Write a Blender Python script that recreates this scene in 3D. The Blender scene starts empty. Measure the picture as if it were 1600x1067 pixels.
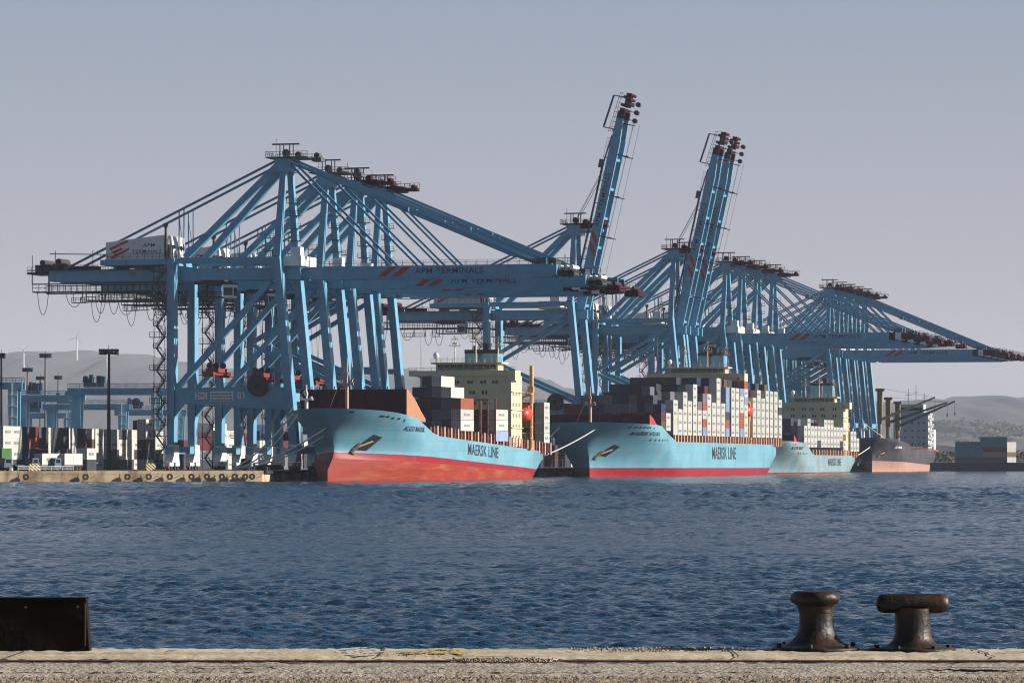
import bpy, math, random
from mathutils import Vector, Matrix
R = math.radians
rnd = random.Random(7)
scene = bpy.context.scene
COL = scene.collection

# ------------------------------------------------------------------ camera geometry of the place
F = 6000.0; YH = 719.0; HC = 4.9          # focal length in photo pixels, horizon row, eye height above water
TA = 1577.0/6000.0; A = math.atan(TA); CA, SA = math.cos(A), math.sin(A)
C0 = 293.3                                 # the berth line runs from (-C0, 0) along (SA, CA)
QZ = 2.5                                   # terminal quay height
def W(u, s, z=0.0):                        # u: seaward of the crane rail, s: along the quay
    return Vector((-C0 + u*CA + s*SA, -u*SA + s*CA, z))
def s_at(px, u):
    m = (px-800)/F
    return (C0 - u*CA - m*u*SA)/(SA - m*CA)
def at(px, Y, z=None, py=None):
    if py is not None: z = HC + (YH-py)*Y/F
    return Vector(((px-800)*Y/F, Y, z))
def zpx(py, Y): return HC + (YH-py)*Y/F

# ------------------------------------------------------------------ helpers
def tag(o, label=None, cat=None, group=None, kind=None):
    if label: o['label'] = label
    if cat: o['category'] = cat
    if group: o['group'] = group
    if kind: o['kind'] = kind
    return o
def empty(name, loc, rz=0.0):
    o = bpy.data.objects.new(name, None); COL.objects.link(o)
    o.location = loc; o.rotation_euler = (0, 0, rz); o.empty_display_size = .5
    return o
KIDS = {}
def link_mesh(name, me, parent=None, loc=None):
    o = bpy.data.objects.new(name, me); COL.objects.link(o)
    if parent: o.parent = parent; KIDS.setdefault(parent.name, []).append(o)
    if loc is not None: o.location = loc
    return o
def copy_tree(o, parent=None):
    c = o.copy(); COL.objects.link(c)
    if parent: c.parent = parent
    KIDS.setdefault(c.name, [])
    if parent: KIDS.setdefault(parent.name, []).append(c)
    for ch in list(KIDS.get(o.name, [])): copy_tree(ch, c)
    return c

class MB:
    def __init__(s): s.v = []; s.f = []; s.m = []; s.sm = []
    def add(s, vs, fs, mi=0, smooth=False):
        n = len(s.v); s.v += [tuple(v) for v in vs]
        for f in fs: s.f.append(tuple(n+i for i in f)); s.m.append(mi); s.sm.append(smooth)
    def box(s, x0, x1, y0, y1, z0, z1, mi=0):
        vs = [(x, y, z) for z in (z0, z1) for y in (y0, y1) for x in (x0, x1)]
        s.add(vs, [(0,2,3,1),(4,5,7,6),(0,1,5,4),(2,6,7,3),(0,4,6,2),(1,3,7,5)], mi)
    def cbox(s, c, d, mi=0):
        s.box(c[0]-d[0]/2, c[0]+d[0]/2, c[1]-d[1]/2, c[1]+d[1]/2, c[2]-d[2]/2, c[2]+d[2]/2, mi)
    def beam(s, p, q, w, h, up=(0,1,0), mi=0, w2=None, h2=None):
        p = Vector(p); q = Vector(q); d = (q-p).normalized(); up = Vector(up)
        b = up - d*up.dot(d)
        if b.length < 1e-4: up = Vector((1,0,0)); b = up - d*up.dot(d)
        b.normalize(); a = d.cross(b)
        w2 = w if w2 is None else w2; h2 = h if h2 is None else h2
        vs = []
        for (c, ww, hh) in ((p, w, h), (q, w2, h2)):
            for sa, sb in ((-1,-1),(1,-1),(1,1),(-1,1)): vs.append(c + a*sa*ww/2 + b*sb*hh/2)
        s.add(vs, [(3,2,1,0),(4,5,6,7),(0,1,5,4),(1,2,6,5),(2,3,7,6),(3,0,4,7)], mi)
    def tube(s, p, q, r, n=8, mi=0, r2=None, smooth=True, caps=True):
        p = Vector(p); q = Vector(q); d = (q-p).normalized()
        a = d.orthogonal().normalized(); b = d.cross(a); r2 = r if r2 is None else r2
        vs = [p + (a*math.cos(2*math.pi*i/n)+b*math.sin(2*math.pi*i/n))*r for i in range(n)]
        vs += [q + (a*math.cos(2*math.pi*i/n)+b*math.sin(2*math.pi*i/n))*r2 for i in range(n)]
        s.add(vs, [(i, (i+1)%n, n+(i+1)%n, n+i) for i in range(n)], mi, smooth)
        if caps: s.add(vs, [tuple(range(n-1,-1,-1)), tuple(range(n, 2*n))], mi)
    def path(s, pts, r, n=5, mi=0):
        for a, b in zip(pts[:-1], pts[1:]): s.tube(a, b, r, n, mi, caps=False)
    def lathe(s, prof, n=32, c=(0,0,0), mi=0, smooth=True, wob=0.0):
        vs = []
        for (r, z) in prof:
            for i in range(n):
                t = 2*math.pi*i/n; rr = r*(1+wob*math.sin(3*t+z*9)+wob*.6*math.sin(7*t+z*23))
                vs.append((c[0]+rr*math.cos(t), c[1]+rr*math.sin(t), c[2]+z))
        k = len(prof)
        s.add(vs, [(j*n+i, j*n+(i+1)%n, (j+1)*n+(i+1)%n, (j+1)*n+i) for j in range(k-1) for i in range(n)], mi, smooth)
        s.add([vs[i] for i in range(n)], [tuple(range(n-1,-1,-1))], mi)
        s.add([vs[(k-1)*n+i] for i in range(n)], [tuple(range(n))], mi)
    def rail(s, p, q, h=1.1, step=3.0, r=.07, mi=0, mid=True):
        p = Vector(p); q = Vector(q); L = (q-p).length; n = max(1, round(L/step)); z = Vector((0,0,h))
        s.beam(p+z, q+z, r, r, (0,0,1), mi)
        if mid: s.beam(p+z*.5, q+z*.5, r*.8, r*.8, (0,0,1), mi)
        for i in range(n+1):
            c = p.lerp(q, i/n); s.beam(c, c+z, r, r, (0,1,0), mi)
    def mesh(s, name, mats):
        me = bpy.data.meshes.new(name); me.from_pydata(s.v, [], s.f)
        if not isinstance(mats, (list, tuple)): mats = [mats]
        for m in mats: me.materials.append(m)
        me.polygons.foreach_set('material_index', s.m); me.polygons.foreach_set('use_smooth', s.sm)
        me.update(); return me
    def build(s, name, mats, parent=None, loc=None):
        return link_mesh(name, s.mesh(name, mats), parent, loc)

TC = {}
def text_geo(body, size=1.0, bold=0.0, sx=1.0):
    key = (body, size, bold, sx)
    if key not in TC:
        cu = bpy.data.curves.new('lettering', 'FONT'); cu.body = body; cu.size = size; cu.offset = bold
        cu.resolution_u = 2; cu.space_character = 1.08
        ob = bpy.data.objects.new('lettering_source', cu); COL.objects.link(ob)
        dg = bpy.context.evaluated_depsgraph_get(); me = ob.evaluated_get(dg).to_mesh()
        vs = [(v.co.x*sx, v.co.y) for v in me.vertices]; fs = [tuple(p.vertices) for p in me.polygons]
        ob.evaluated_get(dg).to_mesh_clear(); bpy.data.objects.remove(ob); bpy.data.curves.remove(cu)
        TC[key] = (vs, fs)
    return TC[key]
def put_text(mb, body, fit, fn, mi=0, bold=0.0):
    """fit=(x0,x1,y0,y1) box to fill; fn maps (x,y) to a point"""
    vs, fs = text_geo(body, 1.0, bold)
    xs = [v[0] for v in vs]; ys = [v[1] for v in vs]
    ax, bx, ay, by = min(xs), max(xs), min(ys), max(ys)
    out = [fn(fit[0]+(x-ax)/(bx-ax)*(fit[1]-fit[0]), fit[2]+(y-ay)/(by-ay)*(fit[3]-fit[2])) for x, y in vs]
    mb.add(out, fs, mi)

# ------------------------------------------------------------------ materials
def mat(name, c, rough=.55, metal=0.0, c2=None, scale=.6, amount=.5, bump=0.0, bscale=8.0, streak=None, rnd_v=0.0, detail=6, lo=.42, hi=.68, spec=.5, coords='Object', seams=False):
    m = bpy.data.materials.new(name); m.use_nodes = True; nt = m.node_tree; N = nt.nodes; L = nt.links
    b = N['Principled BSDF']; b.inputs['Roughness'].default_value = rough; b.inputs['Metallic'].default_value = metal
    b.inputs['Specular IOR Level'].default_value = spec
    tc = N.new('ShaderNodeTexCoord'); src = tc.outputs[coords]
    if c2 is None: c2 = tuple(x*.72 for x in c)
    def ramp(mapscale, sc, lo_, hi_):
        mp = N.new('ShaderNodeMapping'); mp.inputs['Scale'].default_value = mapscale; L.new(src, mp.inputs['Vector'])
        no = N.new('ShaderNodeTexNoise'); no.inputs['Scale'].default_value = sc; no.inputs['Detail'].default_value = detail
        no.inputs['Roughness'].default_value = .62; L.new(mp.outputs[0], no.inputs['Vector'])
        r = N.new('ShaderNodeMapRange'); r.inputs[1].default_value = lo_; r.inputs[2].default_value = hi_
        L.new(no.outputs['Fac'], r.inputs[0]); return r.outputs[0], no
    f, no = ramp((1,1,1), scale, lo, hi)
    mul = N.new('ShaderNodeMath'); mul.operation = 'MULTIPLY'; mul.inputs[1].default_value = amount; L.new(f, mul.inputs[0])
    mx = N.new('ShaderNodeMix'); mx.data_type = 'RGBA'
    mx.inputs[6].default_value = (*c, 1); mx.inputs[7].default_value = (*c2, 1); L.new(mul.outputs[0], mx.inputs[0])
    out = mx.outputs[2]
    if streak:
        sc3, scl, colr, amt, lo_, hi_ = streak
        f2, _ = ramp(sc3, scl, lo_, hi_)
        m2 = N.new('ShaderNodeMath'); m2.operation = 'MULTIPLY'; m2.inputs[1].default_value = amt; L.new(f2, m2.inputs[0])
        mx2 = N.new('ShaderNodeMix'); mx2.data_type = 'RGBA'; L.new(out, mx2.inputs[6]); mx2.inputs[7].default_value = (*colr, 1)
        L.new(m2.outputs[0], mx2.inputs[0]); out = mx2.outputs[2]
    if seams:
        sx = N.new('ShaderNodeSeparateXYZ'); L.new(src, sx.inputs[0]); cx = N.new('ShaderNodeCombineXYZ'); L.new(sx.outputs['Y'], cx.inputs['X']); L.new(sx.outputs['Z'], cx.inputs['Y'])
        bk = N.new('ShaderNodeTexBrick'); bk.inputs['Scale'].default_value = 1.0; bk.inputs['Brick Width'].default_value = 9.0; bk.inputs['Row Height'].default_value = 2.4; bk.inputs['Mortar Size'].default_value = .06
        bk.inputs['Color1'].default_value = (1,1,1,1); bk.inputs['Color2'].default_value = (.90,.91,.92,1); bk.inputs['Mortar'].default_value = (.72,.72,.72,1); bk.inputs['Mortar Smooth'].default_value = .3; L.new(cx.outputs[0], bk.inputs['Vector'])
        mm = N.new('ShaderNodeMix'); mm.data_type = 'RGBA'; mm.blend_type = 'MULTIPLY'; mm.inputs[0].default_value = .75; L.new(out, mm.inputs[6]); L.new(bk.outputs['Color'], mm.inputs[7]); out = mm.outputs[2]
    if rnd_v:
        oi = N.new('ShaderNodeObjectInfo'); mr = N.new('ShaderNodeMapRange'); mr.inputs[3].default_value = 1-rnd_v; mr.inputs[4].default_value = 1+rnd_v
        L.new(oi.outputs['Random'], mr.inputs[0])
        hs = N.new('ShaderNodeHueSaturation'); L.new(out, hs.inputs['Color']); L.new(mr.outputs[0], hs.inputs['Value']); out = hs.outputs[0]
    L.new(out, b.inputs['Base Color'])
    if bump:
        n2 = N.new('ShaderNodeTexNoise'); n2.inputs['Scale'].default_value = bscale; n2.inputs['Detail'].default_value = 8; L.new(src, n2.inputs['Vector'])
        bp = N.new('ShaderNodeBump'); bp.inputs['Strength'].default_value = min(1, bump); bp.inputs['Distance'].default_value = .05 if bump <= 1 else .05*bump
        L.new(n2.outputs['Fac'], bp.inputs['Height']); L.new(bp.outputs[0], b.inputs['Normal'])
    return m
M = {}
M['blue'] = mat('crane_blue_paint', (.135,.335,.475), .38, c2=(.09,.23,.35), scale=.25, amount=.7, streak=((1,1,.12), 1.2, (.10,.15,.17), .5, .52, .8))
M['blue_dark'] = mat('grimy_blue_steel', (.035,.075,.12), .6, c2=(.02,.03,.045), scale=1.2, amount=.8)
M['stay'] = mat('dark_stay_steel', (.07,.20,.31), .5, scale=.5)
M['dark'] = mat('dark_machinery_steel', (.022,.024,.03), .6, c2=(.06,.045,.035), scale=1.5, amount=.7)
M['grate'] = mat('weathered_walkway_steel', (.09,.085,.085), .6, c2=(.02,.018,.02), scale=1.0, amount=.8)
M['crimson'] = mat('crimson_paint', (.055,.004,.011), .6, spec=.15, c2=(.030,.003,.008), scale=.5, amount=.7)
M['red'] = mat('bright_red_paint', (.42,.025,.02), .45, scale=.8)
M['spreader'] = mat('worn_red_spreader_paint', (.22,.018,.012), .55, c2=(.08,.012,.01), scale=1.2, amount=.9)
M['white'] = mat('off_white_paint', (.70,.70,.67), .5, c2=(.48,.47,.44), scale=.5, amount=.5, streak=((1,1,.1), 2, (.32,.26,.2), .5, .58, .85))
M['letter'] = mat('dark_lettering_paint', (.015,.03,.09), .5)
M['black'] = mat('black_paint', (.012,.013,.016), .5)
M['cream'] = mat('cream_superstructure_paint', (.58,.485,.31), .5, c2=(.44,.36,.22), scale=.3, amount=.5, streak=((1,1,.08), 1.5, (.35,.22,.12), .4, .6, .85))
M['glass'] = mat('dark_window_glass', (.012,.016,.022), .12)
M['yellow'] = mat('orange_yellow_paint', (.50,.31,.10), .5, c2=(.40,.17,.05), scale=.8, amount=.9)
M['mustard'] = mat('mustard_paint', (.20,.135,.045), .55, c2=(.13,.085,.03), scale=.8)
M['lifered'] = mat('lifeboat_orange_paint', (.55,.05,.02), .35)
HB = (.14,.33,.41)
M['hull'] = mat('light_blue_hull_paint', HB, .42, c2=(.06,.185,.24), scale=.07, amount=.65, lo=.4, hi=.7,
                streak=((.35,.35,.05), 1.1, (.22,.26,.25), .55, .5, .78), bump=.35, bscale=.35, seams=True)
M['hull_rusty'] = mat('worn_light_blue_hull_paint', (.19,.29,.31), .5, c2=(.10,.19,.21), scale=.1, amount=.8,
                streak=((.25,.25,.07), 1.3, (.28,.14,.05), .9, .54, .70), bump=.35, bscale=.35, seams=True)
M['anti'] = mat('orange_red_antifouling', (.27,.032,.015), .65, spec=.15, c2=(.20,.018,.014), scale=.09, amount=.8, lo=.35, hi=.65,
                streak=((.1,.1,.9), .8, (.30,.15,.07), .6, .5, .75), bump=.3, bscale=.5, seams=True)
M['boot'] = mat('crimson_boot_topping', (.25,.007,.015), .5, spec=.25, c2=(.18,.008,.014), scale=.2, streak=((.3,.3,.1), 1.5, (.26,.08,.05), .5, .58, .8), seams=True)
M['hull_black'] = mat('black_hull_paint', (.028,.026,.035), .5, c2=(.08,.07,.075), scale=.12, amount=.8, streak=((.3,.3,.06), 1.4, (.16,.11,.10), .6, .52, .8), seams=True)
M['pink'] = mat('faded_pink_antifouling', (.36,.20,.15), .6, c2=(.28,.13,.09), scale=.15, amount=.8, streak=((.3,.3,.1), 1.4, (.35,.3,.15), .6, .55, .8), seams=True)
M['deck'] = mat('oxide_deck_paint', (.10,.03,.025), .7, c2=(.06,.02,.018), scale=.5)
M['peach'] = mat('sunlit_orange_plate_paint', (.38,.17,.09), .5, c2=(.3,.12,.06), scale=.3)  # sunlit tone of the crimson bow shield's side, put into the colour
M['oxide'] = mat('oxide_red_frame_paint', (.24,.05,.035), .6, c2=(.14,.03,.02), scale=.8)
M['post'] = mat('buff_stanchion_paint', (.45,.28,.19), .6, c2=(.45,.22,.14), scale=1)
M['bulkwhite'] = mat('grey_white_ship_paint', (.42,.42,.45), .5, c2=(.40,.39,.40), scale=.3)
M['concrete'] = mat('stained_quay_wall_concrete', (.50,.38,.24), .9, c2=(.22,.14,.075), scale=.16, amount=.9, lo=.42, hi=.62,
                streak=((.35,.35,.06), 1.2, (.13,.085,.05), .8, .5, .7), bump=.6, bscale=1.2)
M['quaytop'] = mat('terminal_pavement', (.16,.15,.14), .9, c2=(.10,.095,.09), scale=.05)
M['rubber'] = mat('black_fender_rubber', (.012,.011,.011), .8)
M['rope'] = mat('pale_mooring_rope', (.80,.78,.72), .9)
CC = {'white':(.54,.525,.47), 'grey':(.17,.18,.20), 'charcoal':(.045,.05,.065), 'navy':(.018,.04,.11), 'maroon':(.12,.018,.022),
      'orange':(.38,.10,.045), 'sky':(.26,.33,.48), 'green':(.05,.13,.03), 'brown':(.13,.07,.045), 'teal':(.05,.15,.20)}
for k, c in CC.items():
    M['c_'+k] = mat('container_'+k+'_paint', c, .55, c2=tuple(x*.62 for x in c), scale=.5, amount=.55, rnd_v=.22 if k != 'white' else .10,
                    streak=((1.2,1.2,.12), 2.0, (.20,.10,.05) if k in ('white','orange','sky') else tuple(min(1,x*1.7+.02) for x in c), .4, .57, .8))
M['gap'] = mat('container_door_rod_paint', (.03,.03,.035), .7)  # dark paint of the door lock rods and door split
M['greytext'] = mat('slate_lettering_paint', (.12,.17,.23), .6)

# ------------------------------------------------------------------ water
def water_mat():
    m = bpy.data.materials.new('harbour_water'); m.use_nodes = True; nt = m.node_tree; N = nt.nodes; L = nt.links
    b = N['Principled BSDF']; b.inputs['Roughness'].default_value = .05; b.inputs['IOR'].default_value = 1.333
    tc = N.new('ShaderNodeTexCoord')
    def noise(sx, sy, scale, detail, rough=.55, dist=0.0):
        mp = N.new('ShaderNodeMapping'); mp.inputs['Scale'].default_value = (sx, sy, 1); mp.inputs['Rotation'].default_value = (0, 0, rnd.uniform(-.25, .25)); L.new(tc.outputs['Object'], mp.inputs['Vector'])
        no = N.new('ShaderNodeTexNoise'); no.inputs['Scale'].default_value = scale; no.inputs['Detail'].default_value = detail
        no.inputs['Roughness'].default_value = rough; no.inputs['Distortion'].default_value = dist; L.new(mp.outputs[0], no.inputs['Vector']); return no.outputs['Fac']
    n1 = noise(1, .8, .55, 6, .62, .4); n2 = noise(1, .7, .10, 3, .55); n3 = noise(1, 1, 2.6, 4, .6)
    def madd(a, k, bsock):
        x = N.new('ShaderNodeMath'); x.operation = 'MULTIPLY_ADD'; x.inputs[1].default_value = k; L.new(a, x.inputs[0]); L.new(bsock, x.inputs[2]); return x.outputs[0]
    z = N.new('ShaderNodeMath'); z.operation = 'MULTIPLY'; z.inputs[1].default_value = 1.0; L.new(n1, z.inputs[0])
    h = madd(n2, 2.2, z.outputs[0]); h = madd(n3, .5, h)
    bp = N.new('ShaderNodeBump'); bp.inputs['Strength'].default_value = 1.0; bp.inputs['Distance'].default_value = WD; L.new(h, bp.inputs['Height']); L.new(bp.outputs[0], b.inputs['Normal'])
    big = noise(.35, 2.2, .012, 4, .6)
    mx = N.new('ShaderNodeMix'); mx.data_type = 'RGBA'; mx.inputs[6].default_value = (.007,.032,.068,1); mx.inputs[7].default_value = (.014,.048,.095,1)
    mr = N.new('ShaderNodeMapRange'); mr.inputs[1].default_value = .38; mr.inputs[2].default_value = .62; L.new(big, mr.inputs[0]); L.new(mr.outputs[0], mx.inputs[0])
    L.new(mx.outputs[2], b.inputs['Base Color'])
    rr = N.new('ShaderNodeMapRange'); rr.inputs[1].default_value = .35; rr.inputs[2].default_value = .65; rr.inputs[3].default_value = .07; rr.inputs[4].default_value = .15; L.new(big, rr.inputs[0]); L.new(rr.outputs[0], b.inputs['Roughness'])
    return m
WD = .30
import numpy as np
def wave_sheet():
    rg = np.random.default_rng(4)
    ys = [60.0]
    while ys[-1] < 2000:
        y = ys[-1]; ys.append(y + (.9 if y < 98 else .17*(y/110)**1.38 if y < 1000 else 12))
    ys = np.array(ys); nc = 780
    th = np.linspace(-.19, .19, nc)
    X = ys[:, None]*th[None, :]; Y = np.repeat(ys[:, None], nc, 1); Z = np.zeros_like(X)
    cell = np.gradient(ys)[:, None]
    nw = 110
    lam = np.exp(rg.uniform(np.log(.28), np.log(9), nw)); ang = rg.normal(1.15, .75, nw); ph = rg.uniform(0, 6.28, nw)
    wx = .5*np.sin(X*.11+Y*.07)+.4*np.sin(X*.031-Y*.045+1); wy = .5*np.sin(X*.083-Y*.12+2)
    gust = .75+.25*np.sin(X*.021+wx*1.5+.4)*np.sin(Y*.013+wy+X*.004)+.15*np.sin(Y*.05+X*.012)
    for l, a, f in zip(lam, ang, ph):
        k = 2*math.pi/l; kx, ky = k*math.cos(a), k*math.sin(a)
        fade = np.clip((l/(cell*np.abs(math.sin(a))+.02*cell+Y*.0005)-2.0)/2.0, 0, 1)
        sl = WSL*(1 if l < 1.6 else (1.6/l)**.8*(1+2.8*np.clip((Y-170)/220, 0, 1)))
        ph_ = kx*(X+wx)+ky*(Y+wy)+f; h = np.sin(ph_)+.28*np.sin(2*ph_+1.57)
        Z += fade*gust*h*sl/k*(1 if l < 2.0 else .10+.90*np.clip((Y-130-22*l)/260, 0, 1))
    V = np.stack([X, Y, Z], 2).reshape(-1, 3)
    nr = len(ys); i = (np.arange(nr-1)[:, None]*nc+np.arange(nc-1)[None, :]).reshape(-1)
    Fc = np.stack([i, i+1, i+nc+1, i+nc], 1)
    nv = len(V); V = np.vstack([V, [[-1500, 41.2, -.55], [1900, 41.2, -.55], [1900, 3000, -.55], [-1500, 3000, -.55]]])
    Fc = np.vstack([Fc, [[nv, nv+1, nv+2, nv+3]]])
    me = bpy.data.meshes.new('water'); me.vertices.add(len(V)); me.vertices.foreach_set('co', V.astype(np.float32).reshape(-1))
    me.loops.add(len(Fc)*4); me.loops.foreach_set('vertex_index', Fc.astype(np.int32).reshape(-1)); me.polygons.add(len(Fc))
    me.polygons.foreach_set('loop_start', np.arange(0, len(Fc)*4, 4, dtype=np.int32)); me.polygons.foreach_set('loop_total', np.full(len(Fc), 4, dtype=np.int32))
    me.polygons.foreach_set('use_smooth', np.ones(len(Fc), dtype=bool)); me.update(calc_edges=True); print('water', len(Fc)); return me
WSL = .055
me = wave_sheet(); me.materials.append(water_mat()); tag(link_mesh('water', me), kind='structure')

# ------------------------------------------------------------------ land, quays, hills
corner = W(3, 916); lft = at(0, 865, 0); d = (lft - corner); far_l = corner + d*6
berth_end = W(3, 1840)
def prism(poly, z0, z1, mats=(0, 0)):
    b = MB(); n = len(poly)
    b.add([(p[0], p[1], z1) for p in poly], [tuple(range(n))], mats[0])
    b.add([(p[0], p[1], z) for z in (z0, z1) for p in poly], [(i, (i+1)%n, n+(i+1)%n, n+i) for i in range(n)], mats[1])
    return b
land = [far_l, corner, berth_end, Vector((3600, berth_end.y+2)), Vector((3600, 19500)), Vector((-3600, 19500)), Vector((-3600, far_l.y))]
tag(prism(land, -4, QZ-.02, (0, 1)).build('terrain', [M['quaytop'], M['concrete']]), kind='structure')
# quay wall coping along the lit quay end, proud of the wall
nrm = Vector((-d.y, d.x, 0)).normalized()
if nrm.y > 0: nrm = -nrm
du = d.normalized()
cp = MB()
for a_, b_ in ((-.3, 68), (68.3, 140), (140.3, 300)):
    p = corner + du*a_ - nrm*.41; q = corner + du*b_ - nrm*.41
    cp.beam(Vector((p.x,p.y,QZ-.35)), Vector((q.x,q.y,QZ-.35)), .9, .72, (0,0,1))
tag(cp.build('quay_coping', M['concrete']), kind='structure')
# the berth wall's coping, coloured black to stand for the shade along it
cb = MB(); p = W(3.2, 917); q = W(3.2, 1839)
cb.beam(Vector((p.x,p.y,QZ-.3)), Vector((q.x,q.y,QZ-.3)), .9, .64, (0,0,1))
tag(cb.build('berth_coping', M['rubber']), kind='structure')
dk = mat('far_quay_wall_paint', (.018,.022,.045), .8, c2=(.03,.03,.045), scale=.1)
fq = prism([Vector((180,1752)), Vector((1500,1752)), Vector((1500,1990)), Vector((180,1990))], -3, 3.9, (0, 1))
tag(fq.build('far_quay', [M['quaytop'], dk]), kind='structure')

def hills(name, pts, Y, depth, seed, c, c2, sc=.004, cols=220, amp=6, rows=26):
    r = random.Random(seed); b = MB(); xs = [p[0] for p in pts]
    def ridge(px):
        for (x0,y0),(x1,y1) in zip(pts[:-1], pts[1:]):
            if x0 <= px <= x1: t = (px-x0)/(x1-x0); t = t*t*(3-2*t); return y0+(y1-y0)*t
        return pts[-1][1]
    ph = [r.uniform(0,6.28) for _ in range(12)]
    vs = []
    for j in range(rows+1):
        t = j/rows; Yj = Y - depth*(1-t)
        for i in range(cols+1):
            px = xs[0] + (xs[-1]-xs[0])*i/cols
            zt = zpx(ridge(px), Y) + amp*(.5*math.sin(px*.08+ph[0])+.3*math.sin(px*.21+ph[1])+.2*math.sin(px*.47+ph[2]))
            prof = 1-(1-t)**1.6
            n = amp*2.5*math.sin(px*.03+t*5+ph[3])*math.sin(t*9+px*.011+ph[4])*(t*(1-t)*3)
            vs.append(((px-800)*Y/F, Yj, QZ-1 + (zt-QZ)*prof + n*(0 if j in (0,) else 1)))
    nb = len(vs)
    for i in range(cols+1): vs.append((vs[rows*(cols+1)+i][0], Y+depth*.3, QZ-2))
    fs = [(j*(cols+1)+i, j*(cols+1)+i+1, (j+1)*(cols+1)+i+1, (j+1)*(cols+1)+i) for j in range(rows+1) for i in range(cols)]
    b.add(vs, fs, 0, True)
    o = b.build(name, mat(name+'_cover', c, .95, c2=c2, scale=sc, amount=.9, lo=.4, hi=.6, bump=1, bscale=sc*8))
    tag(o, kind='structure'); return ridge
hills('hills', [(-250,590),(-60,572),(0,567),(40,561),(75,553),(110,550),(150,550),(178,556),(208,561),(240,557),(268,562),(300,567),(345,573),(420,585),
      (520,588),(625,578),(655,579),(760,586),(830,590),(880,607),(960,618),(1050,622),(1200,626),(1300,624),(1370,630),(1442,627),(1490,622),(1532,623),(1600,627),(1850,640)],
      14500, 5000, 3, (.034,.038,.034), (.062,.056,.045), .0013, 300, 9)
rid = hills('wooded_hill', [(1380,688),(1440,674),(1466,664),(1505,666),(1521,669),(1560,672),(1600,674),(1720,677),(1900,688)],
      9000, 2400, 5, (.028,.032,.026), (.13,.115,.07), .004, 90, 2)
# woodland: leaf clumps of a far wood
leafm = mat('far_foliage', (.026,.032,.020), .9, c2=(.045,.046,.03), scale=.15, amount=.9)
wl = MB(); r = random.Random(11)
def leaf_tree(mb, c, R_, H_, n, r, q=1.1):
    for k in range(n):
        a = r.uniform(0, 6.283); e = r.uniform(-.25, 1); rr = (r.random()**.4)
        p = Vector((c[0]+R_*rr*math.cos(a)*math.sqrt(1-min(1,e*e)*.8), c[1]+R_*rr*math.sin(a), c[2]+H_*(.45+.5*e*rr)))
        u_ = Vector((r.gauss(0,1), r.gauss(0,1), r.gauss(0,1))).normalized(); v_ = u_.orthogonal().normalized(); s_ = q*r.uniform(.6, 1.4)
        mb.add([p-u_*s_, p+v_*s_*.7, p+u_*s_, p-v_*s_*.7], [(0,1,2,3)])
for i in range(520):
    px = r.uniform(1400, 1680); t = r.choice([1, 1, 1, r.uniform(.5, 1), r.uniform(.05, .5)])
    Yt = 9000-2400*(1-t)+r.uniform(-20, 20); zt = QZ-1+(zpx(rid(px), 9000)-QZ)*(1-(1-t)**1.6)
    leaf_tree(wl, ((px-800)*9000/F, Yt, zt-1), r.uniform(8, 18), r.uniform(8, 17)*(1.7 if r.random()<.08 else 1), 38, r, 3.0)
for i in range(260):
    px = r.uniform(1440, 1640); Yt = r.uniform(2050, 2600)
    leaf_tree(wl, ((px-800)*Yt/F, Yt, QZ-.5), r.uniform(3, 6), r.uniform(4, 9), 34, r, 1.2)
tag(wl.build('woodland', leafm), 'far green wood covering the low hill behind the right hand quay', 'woodland', kind='stuff')

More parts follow.
